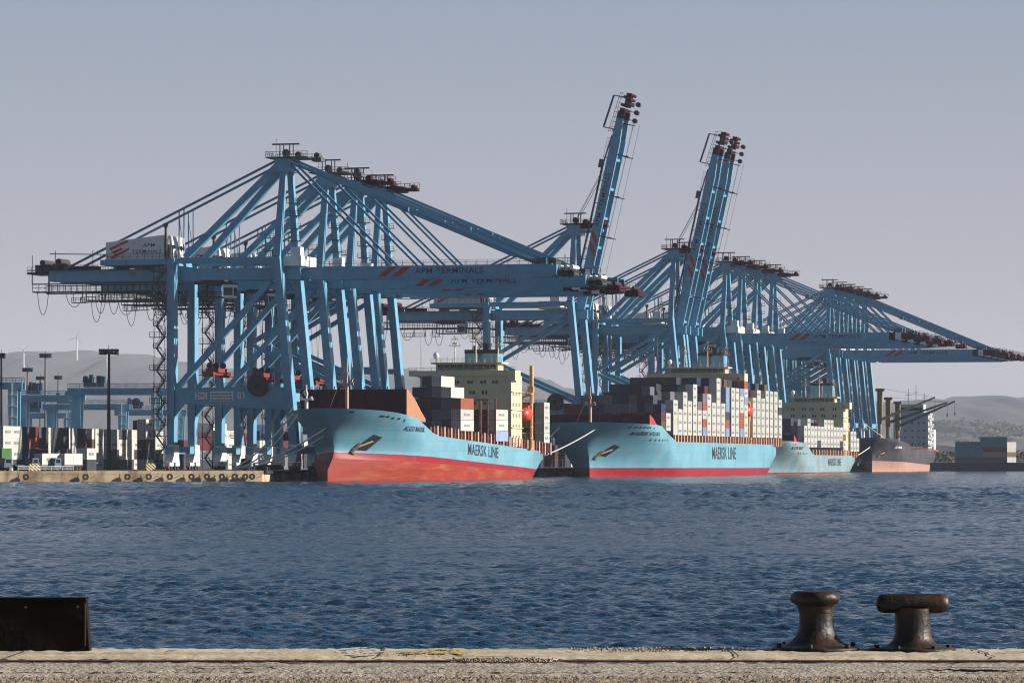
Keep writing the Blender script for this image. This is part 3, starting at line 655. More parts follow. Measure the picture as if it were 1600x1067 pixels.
# ship one
S1, U1, B1 = 916.0, 17.5, 27.0
def f1(r_, t, n):
    if r_ == n-1: return ['white','white','orange','white','white'][t]
    return {0:['grey','charcoal','grey','charcoal'][r_%4],1:['grey','grey','charcoal','navy'][r_%4],2:['charcoal','grey','charcoal','maroon'][r_%4]}.get(t, r.choice(['charcoal','grey','navy']))
def f1b(r_, t, n):
    if r_ == n-1: return ['sky','white','white','white'][t]
    return r.choice(['charcoal','maroon','charcoal','brown'])
ship_cargo('first ship', U1, S1, [(70.5, 12.19, [3,3,4,5,5,4,3], lambda r_,t,n: ('white' if (t,r_) in ((4,4),(3,5)) else f1(r_,t,n)), 12.2)], B1/2, 0, 2.72, 'containers stacked on the first ship')
SP = []
for sp in SPEC: SP.append(sp)
SPEC[:] = [sp for sp in SP]
# trim: staggered right edge of the upper tiers (rows five and six stop at tiers three and four)
def drop(cond):
    SPEC[:] = [sp for sp in SPEC if not cond(sp)]
ship_cargo('first ship aft', U1, S1, [(104, 12.19, [0,0,0,0,0,0,3,3,3,3,3], f1b, 9.8)], B1/2, 0, 2.72, 'containers stacked on the first ship')
ship_cargo('first ship stern', U1, S1, [(154, 6.06, [0,0,0,0,4,4,4,4,4,4,4], side_white(.9), 9.6)], B1/2, 0, 2.72, 'containers stacked on the first ship')
# ship two
S2, U2, B2 = 1158.0, 20.0, 32.0
bays = []
hprof = [(34,[3,3,4,4,4,4,4,4,4,4,4,3]),(41,[3,3,4,4,4,4,4,4,4,5,3,2]),(51,[3,3,4,4,4,5,5,5,5,5,4,4]),(58,[3,4,4,5,5,5,5,5,5,5,5,3]),(65,[3,4,5,5,5,5,5,5,5,5,5,5]),(72,[4,4,6,6,6,6,6,6,5,5,4,4]),
         (79.5,[4,5,6,6,6,6,6,6,6,6,6,6]),(86.5,[4,5,6,6,6,6,6,6,6,6,5,4]),(94,[4,4,6,6,6,6,6,6,6,6,5,5]),(101,[4,5,7,7,7,7,7,7,6,6,5,5]),(108.5,[5,5,7,7,7,7,7,7,7,7,6,4]),(115.5,[5,5,7,7,7,7,7,7,7,7,7,7]),
         (123,[5,5,7,7,7,7,7,7,7,7,6,4]),(130,[5,5,7,7,7,7,7,7,7,7,7,6])]
for i, (s, hs) in enumerate(hprof): bays.append((s, 6.06, hs, cf_front if i < 1 else side_white(.95 if i not in (8, 13) else .1), 13.8 if i < 2 else 12.6))
ship_cargo('second ship', U2, S2, bays, B2/2, 0, 2.64, 'containers stacked on the second ship')
bays = []
for i, s in enumerate((139, 146, 153.5, 160.5, 175, 182.5, 190, 197.5, 205, 213, 221)):
    bays.append((s, 6.06, [0,0,0,0,0,0,0,0,0,7-(i%2),[7,7,6,7,6,5,6,6,6,5,5][i],[6,6,6,7,5,6,5,6,6,6,5][i]], side_white(.95 if i not in (2,) else .1), 12.6))
ship_cargo('second ship aft', U2, S2, bays, B2/2, 0, 2.64, 'containers stacked on the second ship')
# ship three
S3, U3, B3 = 1425.0, 16.5, 25.0
bays = []
for i, s in enumerate((41, 48, 55, 62, 69, 76, 83, 90, 97, 104, 111, 118, 125)):
    bays.append((s, 6.06, [3,3,3,4,4,4,4,4,3,[4,4,3,3,3,3,4,4,4,3,3,3,3][i]] if i else [3,3,3,4,4,4,4,4,3,3], side_white(.97), 9.8))
ship_cargo('third ship', U3, S3, bays, B3/2, 0, 2.6, 'containers stacked on the third ship')
ship_cargo('third ship stern', U3, S3, [(s, 6.06, [0,0,0,0,0,0,0,3,3,h], side_white(.97), 8.4) for s, h in ((142,3),(149,3),(156,2))], B3/2, 0, 2.6, 'containers stacked on the third ship')
# yard stacks on the left: (photo column of the stack's right front edge, depth, tiers bottom up, length)
W4 = ['white']*4; D4 = ['charcoal']*4; T20 = 6.06  # charcoal tiers stand in for the shaded ends of the yard stacks
yard = [(3,893,['green','green'],T20),(5,902,['white','white','white','white'],T20),(19,909,['charcoal','white','white','white'],T20),(31,918,['charcoal','navy','charcoal','charcoal'],T20),(46,925,['charcoal','charcoal','orange','maroon'],T20),
 (60,932,['charcoal','maroon','charcoal','charcoal'],T20),(65,939,['charcoal','white','white','white'],T20),(80,946,['charcoal','navy','charcoal','charcoal'],T20),(94,953,['charcoal','brown','charcoal','charcoal'],T20),(96,960,W4,T20),(107,967,['charcoal','white','white','white'],T20),
 (122,974,['charcoal','charcoal','maroon','charcoal'],T20),(136,900,['charcoal','white'],T20),(134,981,['white','white','brown','white'],T20),(149,988,W4,T20),(159,995,['charcoal','white','white','white'],T20),
 (173,1002,['charcoal','charcoal','white','white'],T20),(186,1009,['charcoal','white','white','charcoal'],T20),(197,1016,['charcoal','white','white','white'],T20),(209,1023,['white','charcoal','white','white'],T20),(221,1030,['charcoal','charcoal','charcoal','charcoal','maroon'],T20),
 (228,1000,['white','charcoal','brown','white','white'],T20),(243,1042,['charcoal','white','white','white'],T20),(12,930,D4,T20),(29,940,D4,T20),(45,950,['charcoal','navy','charcoal','maroon'],T20),(75,965,D4,T20),(120,990,D4,T20),(168,1015,D4,T20),
 (287,1030,['charcoal','charcoal','maroon'],T20),(290,1040,['charcoal','white','white'],T20),(345,1035,['charcoal','white','white','white'],T20),(352,1045,['white','white','white','white'],12.19),(395,1050,['charcoal','white','white'],T20),(404,1060,['white','white','white'],T20)]
ST = ['one','two','three','four','five','six']
for i, (px, Y, cols, L) in enumerate(yard):
    X = (px-800)*Y/F
    nb = 'beside the tall mast' if 140 < px < 190 else ('at the left picture edge' if px < 30 else ('behind the crane legs' if px > 260 else ('right of the tall mast' if px >= 190 else 'left of the tall mast')))
    for t, c in enumerate(cols):
        SPEC.append((Vector((X-1.18, Y+.3, QZ+t*2.62)), -A, L, c, '%s container, tier %s, %s yard stack, %s' % (SHADES[c], ST[t], ORD[i+1] if i < 30 else 'number %d' % (i+1), nb), c == 'white', 'containers stacked in the yard'))
# stacks on the far right quay, long sides facing the camera
for k, (px, Y, cols, wname) in enumerate(((1493,1765,['charcoal','teal','teal','teal'],'left'), (1532,1775,['charcoal','grey','maroon','teal','teal'],'right'))):
    for t, c in enumerate(cols):
        p = at(px, Y, 3.9+t*2.3)
        SPEC.append((p, -R(90)+R(0), 12.19, c, '%s container, tier %s of the %s stack on the far dark quay' % (SHADES[c], ST[t], wname), False, 'containers on the far quay'))
for t in range(4): SPEC.append((at(1569, 1785, 3.9+t*2.3), -R(60), 6.06, 'white' if t != 1 else 'brown', '%s container, tier %s, short stack at the right end of the far quay' % ('off-white' if t != 1 else 'brown', ST[t]), False, 'containers on the far quay'))
SPEC.sort(key=lambda sp: sp[0].y)
BACK = []
for k in range(46):                                            # long yard rows behind the cranes
    for u_, tt in ((-52, r.choice((3,4,4,5))), (-84, r.choice((4,5)))):
        for t in range(tt): BACK.append((W(u_, 1075+k*13.2+(u_ < -60)*40, QZ+t*2.62), -A, 12.19, r.choice(['charcoal','navy','maroon','grey','charcoal','white','teal','charcoal']), '', False, ''))
SPEC = SPEC[:300] + SPEC[300:] + BACK
rest = MB(); matlist = ['c_'+k for k in CC]
print('containers', len(SPEC))
for i, (p, rz, L, col, lab, lt, grp) in enumerate(SPEC):
    if i < 300:
        o = link_mesh('shipping_container', cont_mesh(L, col), None, p); o.rotation_euler = (0, 0, rz + rnd.uniform(-.004, .004))
        tag(o, lab, 'shipping container', grp)
        if lt and rnd.random() < .8: link_mesh('lettering', cont_letter_mesh(L), o)
    else:
        me = cont_mesh(L, col); mt = Matrix.Translation(p) @ Matrix.Rotation(rz, 4, 'Z')
        rest.add([mt @ v.co for v in me.vertices], [tuple(pl.vertices) for pl in me.polygons], matlist.index('c_'+col))
        if lt:
            me = cont_letter_mesh(L); rest.add([mt @ v.co for v in me.vertices], [tuple(pl.vertices) for pl in me.polygons], len(matlist))
if rest.v: tag(rest.build('shipping_containers', [M[k] for k in matlist]+[M['greytext']]), 'farther container stacks on the third ship, and in the yard behind the cranes', 'shipping containers', kind='stuff')

# ------------------------------------------------------------------ ships
def interp(tab, x):
    if x <= tab[0][0]: return tab[0][1]
    for (a, b), (c, d_) in zip(tab[:-1], tab[1:]):
        if x <= c: return b+(d_-b)*(x-a)/(c-a)
    return tab[-1][1]
class Hull:
    def __init__(s, L, B, top, zr, zc, stem, Lt, Lw, under, ztop):
        s.L, s.B, s.top, s.zr, s.zc, s.stem, s.Lt, s.Lw, s.under, s.ztop = L, B, top, zr, zc, stem, Lt, Lw, under, ztop
    def s0(h, z): return interp(h.stem, z)
    def s1(h, z):
        t = max(0, min(1, z/h.zend)) if h.zend else 1
        return h.L - h.under*(1-t)**.9
    zend = 6.0
    def half(h, s, z):
        t = max(0, min(1, z/h.ztop)); Le = h.Lw + (h.Lt-h.Lw)*t**1.2; p = 1.05-.45*t
        x = max(0, min(1, (s-h.s0(z))/Le)); w_ = math.sin(math.pi/2*x)**p
        e = max(0, min(1, (h.s1(z)-s)/30)); w_ *= .80+.20*math.sin(math.pi/2*e)**.7
        return h.B/2*w_
    def build(h, mats, parent, name='hull'):
        b = MB(); ps = [ (i/26)**1.7*.35 for i in range(27)] + [.35+.65*i/30 for i in range(1, 31)]
        extra = [a/h.L for a, _ in h.top]; ps = sorted(set([round(p, 5) for p in ps+extra if 0 <= p <= 1]))
        rows = []
        for p in ps:
            sn = p*h.L; zt = interp(h.top, sn); zr = interp(h.zr, sn); zc = interp(h.zc, sn)
            zs = [-1.5, 0, zc*.5, zc, zr] + [zr+(zt-zr)*k/9 for k in range(1, 10)]
            rows.append(zs)
        nr = len(rows[0]); base = {}
        P = []
        for side in (1, -1):
            for i, p in enumerate(ps):
                for k in range(nr):
                    z = rows[i][k]; s_ = h.s0(z)+p*(h.s1(z)-h.s0(z)); P.append((side*h.half(s_, z), s_, z))
        n = len(ps)
        def id_(sd, i, k): return sd*n*nr + i*nr + k
        fs, ms = [], []
        for sd in (0, 1):
            for i in range(n-1):
                for k in range(nr-1):
                    q = (id_(sd,i,k), id_(sd,i+1,k), id_(sd,i+1,k+1), id_(sd,i,k+1)); fs.append(q if sd == 0 else q[::-1])
                    ms.append(2 if k < 3 else (1 if k == 3 else 0))
        N0 = len(b.v); b.v += P
        for f, m_ in zip(fs, ms): b.f.append(f); b.m.append(m_); b.sm.append(True)
        for k in range(nr-1):                                  # transom
            b.f.append((id_(0,n-1,k), id_(1,n-1,k), id_(1,n-1,k+1), id_(0,n-1,k+1))); b.m.append(2 if k < 3 else (1 if k == 3 else 0)); b.sm.append(False)
        for i in range(n-1):                                   # inner bulwark and deck
            a1, a2 = P[id_(0,i,nr-1)], P[id_(0,i+1,nr-1)]; c1, c2 = P[id_(1,i,nr-1)], P[id_(1,i+1,nr-1)]
            def inn(p_):
                z_ = p_[2]-1.1; y_ = p_[1]+(h.s0(z_)-h.s0(p_[2]))*1.6*max(0, 1-p_[1]/40)+.35*max(0, 1-p_[1]/40); return (math.copysign(h.half(y_, z_)*.95, p_[0]) if i else 0, y_, z_)
            ia, ib, ic, id2 = inn(a1), inn(a2), inn(c2), inn(c1)
            if i == 0: ib = (abs(ib[0]), ib[1], ib[2]); 
            if i == 0:
                z_ = a2[2]-1.1; hb_ = h.half(ib[1], z_)*.95; ib = (hb_, ib[1], z_); ic = (-hb_, ib[1], z_)
            b.add([a1, a2, ib, ia], [(0,1,2,3)], 3); b.add([c1, c2, ic, id2], [(3,2,1,0)], 3); b.add([ia, ib, ic, id2], [(0,1,2,3)], 3)
        return b.build(name, mats, parent)
    def text(h, body, s0, s1, z0, z1, parent, m, slope=0.0, name='lettering', bold=.02):
        b = MB(); put_text(b, body, (s0, s1, z0, z1), lambda a_, z: (h.half(a_, z+slope*(a_-s0))+.06, a_, z+slope*(a_-s0)), 0, bold)
        return b.build(name, m, parent)
    def dots(h, items, parent, m, name='fairlead'):
        b = MB()
        for (s_, z, ls, lz) in items:
            b.add([(h.half(s_+a_*ls, z+c_*lz)+.06, s_+a_*ls, z+c_*lz) for a_, c_ in ((-.5,-.5),(.5,-.5),(.5,.5),(-.5,.5))], [(0,1,2,3)])
        return b.build(name, m, parent)
    def anchor(h, s_, z, parent, sc=1.0):
        x = h.half(s_, z)
        b = MB()
        def hp(a_, c_, off=.08): return (h.half(s_+a_*sc, z+c_*sc)+off, s_+a_*sc, z+c_*sc)
        b.add([hp(-2.0,-1.5), hp(1.2,-1.7), hp(3.4,1.3), hp(.4,1.9)], [(0,1,2,3)])  # flat black patch painted for the shaded inside of the pocket
        pk = b.build('anchor_pocket', M['black'], parent)
        b = MB(); b.beam(Vector(hp(-2.6,-1.3,.35)), Vector(hp(1.4,.4,.25)), .35, .35); b.beam(Vector(hp(-2.9,-2.1,.4)), Vector(hp(-1.5,-.1,.45)), .5, .5)
        b.beam(Vector(hp(-2.9,-2.1,.4)), Vector(hp(-1.9,-2.3,.5)), .3,.3)
        b.build('anchor', M['mustard'], pk)

def superstructure(root, x0, x1, y0, y1, z0, z_wing, wing_x0, wing_x1, win_rows, funnel_c, mat_main, blue=True, wins_x=None, mast_h=8):
    st = MB(); st.box(x0, x1, y0, y1, z0, z_wing-1.3)
    for k in range(1, 4): st.box(x0-.05, x1+.35, y0-.05, y1+.3, z0+(z_wing-z0)*k/4.2, z0+(z_wing-z0)*k/4.2+.18)
    so = st.build('superstructure', mat_main, root)
    b = MB(); b.box(wing_x0, wing_x1, y0-.6, y0+5, z_wing-1.4, z_wing); b.box(wing_x1-1.8, wing_x1, y0-.6, y0+5, z_wing-2.6, z_wing-1.4)
    b.add([(wing_x0+2,y0-.6,z_wing-1.4),(x0+2.5,y0-.6,z_wing-2.9),(x0+2.5,y0+4,z_wing-2.9),(wing_x0+2,y0+4,z_wing-1.4)], [(0,1,2,3)])
    b.rail((wing_x0, y0-.55, z_wing), (wing_x1, y0-.55, z_wing), .8, 2.0, .09)
    b.build('bridge_wing', mat_main, so)
    b = MB(); wx0, wx1 = x0+(x1-x0)*.17, x1-(x1-x0)*.15
    b.box(wx0, wx1, y0+.4, y0+6, z_wing, z_wing+1.75); b.box(wx0-1.2, wx1+1.2, y0-.3, y0+6.4, z_wing+1.75, z_wing+2.15)
    wh = b.build('wheelhouse', mat_main, so)
    b = MB(); n = 9; ww = (wx1-wx0-.8)/n
    for i in range(n): b.box(wx0+.4+i*ww+.12, wx0+.4+(i+1)*ww-.12, y0+.33, y0+.41, z_wing+.35, z_wing+1.5)
    b.build('bridge_window', M['glass'], wh)
    for (z, xs) in win_rows:
        for x in xs:
            b = MB(); b.box(x-.3, x+.3, y0-.07, y0+.02, z-.45, z+.45); b.box(x+.6, x+1.2, y0-.07, y0+.02, z-.45, z+.45); b.build('window', M['glass'], so)
    b = MB()
    for k in range(5):
        for j in range(3): b.box(x1-.02, x1+.06, y0+1.6+j*3, y0+2.3+j*3, z0+2+k*2.8, z0+2.9+k*2.8)
    b.build('side_window', M['glass'], so)
    fx, fz = funnel_c
    b = MB(); b.box(fx-4.2, fx-.6, y1-2, y1+4, z_wing+1, fz, 0); b.box(fx+.6, fx+4.6, y1-2, y1+4, z_wing+1, fz-.3, 0); b.box(fx-4.25, fx+4.65, y1-2.05, y1+4.05, fz-.3, fz+.7, 1)
    b.tube((fx+1.4,y1,fz+.7),(fx+1.4,y1,fz+2.4),.9,12,1,r2=1.3); b.tube((fx-2,y1,fz+.7),(fx-2,y1,fz+1.8),.4,8,1)
    b.build('funnel', [M['blue'] if blue else M['bulkwhite'], M['black']], so)
    b = MB(); zt = z_wing+2.15
    for (x, hh) in ((wx0+4.2, mast_h*.9), (fx+.2, mast_h*1.1), (fx+6.2, mast_h*.85)):
        b.tube((x, y0+4, zt), (x, y0+4, zt+hh), .22, 6, r2=.12); b.beam((x-1.6,y0+4,zt+hh*.62),(x+1.6,y0+4,zt+hh*.62),.18,.18,(0,0,1)); b.beam((x-1.1,y0+4,zt+hh*.85),(x+1.1,y0+4,zt+hh*.85),.14,.14,(0,0,1))
        b.beam((x-1.6,y0+4,zt+hh*.62),(x,y0+4,zt+hh),.07,.07); b.beam((x+1.6,y0+4,zt+hh*.62),(x,y0+4,zt+hh),.07,.07); b.cbox((x,y0+3.8,zt+hh*.7),(1.3,.5,.35))
    for i in range(10): x = wx0-.5+(wx1-wx0+1)*i/9; b.beam((x,y0-.2,zt),(x,y0-.2,zt+rnd.uniform(.9,2.2)),.1,.1)
    b.rail((wx0-1.2,y0-.3,zt),(wx1+1.2,y0-.3,zt),1.0,1.5,.08)
    b.beam((wx0-4.5,y0+2,z_wing),(wx0-4.5,y0+2,z_wing+mast_h*1.5),.1,.1)
    b.build('signal_mast', M['cream'], so)
    b = MB(); b.lathe([(.2,0),(.25,1.0),(.55,1.1),(.85,1.7),(.75,2.4),(.3,2.75),(.05,2.8)], 14, (wx0-.6, y0+3, zt)); b.build('radar_dome', M['white'], so)
    return so
def side_posts(root, H, y0, y1, step, zoff, hgt, alt=True):
    s_ = y0; i = 0; pm = []
    for j in (0, 1): b = MB(); b.box(-.25, .25, 0, (1.0 if j else .5), -.6, hgt); pm.append(b.mesh('lashing_post', M['post' if j else 'oxide']))
    while s_ < y1: link_mesh('lashing_post', pm[i%2], root, (H.B/2-.5, s_, interp(H.top, s_))); s_ += step; i += 1
    b = MB(); k = y0
    while k < y1-3:
        z = interp(H.top, k); b.box(-H.B/2+1.5, H.B/2-1.3, k, k+3.4, z-1, z+hgt-.35); k += 3.6
    b.rail((H.B/2-.5, y0, interp(H.top, y0)+.2), (H.B/2-.5, y1, interp(H.top, y1)+.2), 1.0, 2.0, .09)
    b.build('hatch_coaming', M['deck'], root)
def breakwater(root, H, y, z0, z1, endlen, mm, me, x1f=.97):
    hb = H.B/2*x1f
    b = MB(); b.box(-hb, hb, y, y+.5, z0-1, z1)
    for k in range(14): x = -hb+1+(2*hb-2)*k/13; b.beam((x, y+.25, z1), (x, y+.25, z1+.7), .18, .18)
    for k in range(9): x = -hb+1.5+(2*hb-3)*k/8; b.box(x-.1,x+.1,y-.35,y,z0-1,z1-.3)
    bw = b.build('breakwater', mm, root)
    hx = hb+.05
    pr = [(0, z1), (endlen*.12, z1-.3), (endlen*.45, z0+(z1-z0)*.62), (endlen*.75, z0+(z1-z0)*.2), (endlen, z0-.6), (endlen, z0-1.4), (0, z0-1)]
    for sx in (1, -1):
        b = MB()
        vs = [(sx*hx, y+a_, z) for a_, z in pr] + [(sx*(hx-.25), y+a_, z) for a_, z in pr]; n = len(pr)
        b.add(vs, [tuple(range(n)), tuple(range(2*n-1, n-1, -1))] + [(i, (i+1)%n, n+(i+1)%n, n+i) for i in range(n)])
        b.build('end_plate', me, bw)  # brighter than the wall: sunlight on the side is put into the colour
def foremast(root, x, y, z, h, m='post'):
    b = MB(); b.tube((x,y,z),(x,y,z+h*.55),.42,8); b.tube((x,y,z+h*.55),(x,y,z+h),.25,8,r2=.12); b.beam((x-1.6,y,z+h*.55),(x+1.6,y,z+h*.55),.3,.5,(0,0,1)); b.cbox((x,y-.4,z+h*.72),(.8,.6,.8)); b.cbox((x+1.2,y-.3,z+h*.6),(.5,.5,.6)); b.cbox((x-1.2,y-.3,z+h*.6),(.5,.5,.6))
    b.beam((x,y,z+h*.9),(x-4,y-3,z),.06,.06)
    b.build('foremast', M[m], root)
def provision_crane(root, x, y, z, hgt):
    b = MB(); b.tube((x+.4,y+3.6,z),(x+.4,y+3.6,z+hgt*.55),.38,10); b.tube((x+.4,y+3.6,z+hgt*.55),(x+.4,y+3.6,z+hgt),.55,10); b.cbox((x+.2,y+3.6,z+hgt*.72),(1.5,1.4,1.6)); b.beam((x+.4,y+3.6,z+hgt*.66),(x-3.4,y+3.2,z+hgt*.6),.5,.5)
    for k in range(6): b.box(x-3.4, x+.9, y+.6, y+3.4, z+k*2.9, z+k*2.9+.2); b.rail((x-3.4,y+.5,z+k*2.9+.2),(x+.9,y+.5,z+k*2.9+.2),1.0,1.0,.12)
    for k in range(5): b.beam((x-3+(k%2)*3, y+.5, z+k*2.9), (x-(k%2)*3, y+.5, z+(k+1)*2.9), .35, .25)
    for xx in (x-3.4, x+.9): b.beam((xx,y+.6,z),(xx,y+.6,z+14.5),.25,.25)
    b.build('deck_crane', M['yellow'], root)
def lifeboat(root, x, y, z):
    b = MB(); b.lathe([(.15,-3.4),(.9,-3.0),(1.5,-1.8),(1.65,0),(1.5,1.8),(.9,3.0),(.15,3.4)], 16)
    b.v = [(vx*1.0, vz, vy*1.15) for (vx, vy, vz) in b.v]
    o = b.build('lifeboat', M['lifered'], root, (x, y, z))
    c = MB(); c.box(-.9,.9,-1.0,1.4,1.3,2.3); c.build('canopy', M['lifered'], o)

def ship(s0, uc, name):
    r_ = empty(name, W(uc, s0, 0), -A); return r_
# --- first ship
sh = ship(S1, U1, 'container_ship'); tag(sh, 'light blue container ship with orange-red bottom and tall crimson bow shield, nearest to the camera', 'container ship', 'moored light blue container ships')
H1 = Hull(167, B1, [(0,16.9),(10,16.4),(23,15.3),(30,14.6),(34,13.3),(40,11.5),(46,10.75),(167,6.8)], [(0,6.8),(161,2.5)], [(0,5.3),(161,1.5)], [(-2,4.5),(2,3.6),(4.2,5),(5.6,8.6),(8,9.0),(12,6.5),(17,1)], 20, 46, 16, 16)
H1.zend = 7.0
H1.build([M['hull'], M['boot'], M['anti'], M['deck']], sh)
H1.text('MAERSK LINE', 77, 106, 5.1+1.2, 8.9+.2, sh, M['black'], -.03, bold=.012)
H1.text('ALGO MAERSK', 24.5, 38, 11.8, 13.0, sh, M['black'], -.02, bold=.02)
H1.anchor(15.5, 8.9, sh, 1.05)
H1.dots([(13,15.1,1.4,.4),(14.8,15.0,1.2,.4),(17,14.7,1,.4),(19.5,14.6,1.2,.45),(22.5,14.2,.6,.7),(5,16.0,.9,.4)], sh, M['black'])
breakwater(sh, H1, 24, 15.4, 21.6, 16, M['crimson'], M['peach'])
foremast(sh, 2.5, 11, 15.2, 13.5); foremast(sh, -8, 13, 15.0, 7.5, 'white')
side_posts(sh, H1, 47, 164, 3.1, 0, 2.6)
superstructure(sh, -11.6, 13.0, 121, 132, 8.5, 28.2, -14.5, 14.2, [(25.2,[-2.2,1.5,5.0,8.2]),(22.5,[-1.2,2.0,5.4]),(19.8,[2.4,5.8])], (2.2, 33.2), M['cream'])
provision_crane(sh, 13.4, 135.5, 7.8, 22); lifeboat(sh, 13.2, 135.2, 17.0)
b = MB()
for i in range(12): x = -9+i*2.1; b.beam((x,101,10),(x,101,20.5),.35,.35); b.beam((x,87,10),(x,87,19.5),.3,.3)
for z in (13.5,16.5,20.3): b.beam((-12,101,z),(12.4,101,z),.25,.3,(0,0,1))
b.build('lashing_bridge', M['oxide'], sh)
# --- second ship
sh2 = ship(S2, U2, 'container_ship'); tag(sh2, 'longest light blue container ship, loaded six tiers high, moored behind the first one', 'container ship', 'moored light blue container ships')
H2 = Hull(231, B2, [(0,16.0),(12,15.6),(30,15.3),(34,15.0),(42,12.6),(51,10.6),(60,10.5),(231,10.2)], [(0,2.7),(231,2.3)], [(0,1.1),(231,.8)], [(-2,9),(2.5,9.2),(6,8.2),(10,5.5),(16,0)], 17, 60, 17, 15.5)
H2.zend = 6.5
H2.build([M['hull'], M['boot'], M['boot'], M['deck']], sh2)
H2.text('MAERSK LINE', 108, 146, 5.2, 9.2, sh2, M['black'], 0, bold=.012)
H2.text('MAERSK ATLANTA', 13.5, 32, 12.2, 13.3, sh2, M['black'], 0, bold=.02)
H2.dots([(10+i*1.9,14.5,.9,.5) for i in range(6)]+[(24,14.3,.9,.7)]+[(26+i*3.2,10.9,1.0,.6) for i in range(6)], sh2, M['black'])
H2.anchor(12.5, 7.6, sh2, 1.0)
breakwater(sh2, H2, 20, 15.4, 18.4, 11, M['crimson'], M['red'])
foremast(sh2, 0, 10, 14.6, 12)
side_posts(sh2, H2, 52, 228, 2.2, 0, 2.2)
superstructure(sh2, -14.5, 13.0, 163, 174, 9, 33.6, -17.5, 15.6, [], (2, 40), M['cream'])
provision_crane(sh2, 14.6, 169, 9.5, 15); lifeboat(sh2, 15.2, 170, 21.2)
b = MB(); b.box(-16.5, 15, 146, 146.5, 10, 28); b.build('lashing_bridge', M['oxide'], sh2)
# --- third ship
sh3 = ship(S3, U3, 'container_ship'); tag(sh3, 'small pale blue container ship with rust-streaked hull, moored behind the stern of the longest ship', 'container ship', 'moored light blue container ships')
H3 = Hull(166, B3, [(0,12.0),(40,11.4),(44,11.2),(56,6.9),(166,6.7)], [(0,.5),(166,.4)], [(0,.2),(166,.2)], [(-2,9),(2,9),(6,6.5),(12,0)], 15, 50, 14, 11)
H3.zend = 4.5
H3.build([M['hull_rusty'], M['anti'], M['anti'], M['deck']], sh3)
H3.text('MAERSK LINE', 91, 119, 2.9, 5.6, sh3, M['black'], 0, bold=.01)
H3.text('MAERSK BEIRUT', 19, 38, 8.8, 9.9, sh3, M['black'], 0)
H3.dots([(20+i*3,10.6,1.2,.5) for i in range(3)]+[(30+i*3,7.4,1.0,.5) for i in range(6)]+[(158,5.2,1.5,1.6),(162,5.2,1.5,1.6)], sh3, M['black'])
breakwater(sh3, H3, 22, 11.2, 14.0, 8, M['crimson'], M['red'])
side_posts(sh3, H3, 58, 162, 3.0, 0, 2.0)
superstructure(sh3, -12.0, 12.0, 128, 139, 6.5, 27.4, -12.6, 14.5, [(25.0-.2,[-8.5,-4,-1,3.2,8]),(22.2,[-8.5,-4,0,3.6,8])], (1.5, 34.5), M['cream'])
provision_crane(sh3, 10.5, 141, 7, 12)
# --- bulk carrier
S4, U4, B4 = 1706.0, 13.5, 19.0
sh4 = ship(S4, U4, 'bulk_carrier'); tag(sh4, 'black bulk carrier with pink bottom and three mustard deck cranes, farthest ship on the right', 'bulk carrier')
H4 = Hull(139, B4, [(0,14.6),(14,14.0),(46,12.2),(52,9.8),(139,9.2)], [(0,4.7),(139,2.4)], [(0,4.4),(139,2.1)], [(-2,6),(3,6.5),(8,5),(14.5,0)], 15, 40, 14, 13)
H4.build([M['hull_black'], M['pink'], M['pink'], M['deck']], sh4)
H4.text('AS OMARIA', 16, 28, 10.0, 11.0, sh4, M['white'], 0, bold=.03)
H4.dots([(10,12.4,1.3,.7),(18,12.2,1.3,.7)], sh4, M['black']); H4.anchor(10, 8, sh4, .7)
b = MB()
for k in range(7): b.box(-6.5, 6.5, 48+k*10.5, 56+k*10.5, 9, 11)
b.build('hatch_cover', M['dark'], sh4)
b = MB(); b.rail((9.2,50,9.7),(9.2,138,9.2),1.1,2,.12); b.box(9.0,9.3,50,138,9.0,9.7); b.build('side_rail', M['oxide'], sh4)
st = MB(); st.box(-7.6, 8.3, 112, 124, 9, 25.6); st.box(-5, 6, 113, 121, 25.6, 30.5); st.box(-9.2, 9.2, 111.6, 116, 25.6, 26.8)
so = st.build('superstructure', M['bulkwhite'], sh4)
b = MB()
for z in (12,15,18,21.5):
    for x in (-5,-2.2,1,4,6.4): b.box(x-.35,x+.35,111.9,112.02,z,z+.8)
b.box(-4.5,5.5,112.9,113.02,27.6,29.0); b.build('window', M['glass'], so)
b = MB()
for k in range(5): b.box(8.3, 9.3, 112, 123, 11.5+k*2.9, 11.7+k*2.9); b.rail((9.3,112,11.7+k*2.9),(9.3,123,11.7+k*2.9),1.1,1.5,.12); b.beam((8.8,112+(k%2)*9,11.6+k*2.9),(8.8,121-(k%2)*9,14.5+k*2.9),.6,.3)
b.box(6,9.2,124,130,9,19); b.build('side_gallery', M['white'], so)
b = MB()
for x, hh in ((-1,7),(2.5,9),(6.5,5)): b.beam((x,114,30.5),(x,114,30.5+hh),.3,.3); b.beam((x-1.5,114,30.5+hh*.6),(x+1.5,114,30.5+hh*.6),.2,.2,(0,0,1))
b.build('signal_mast', M['bulkwhite'], so)
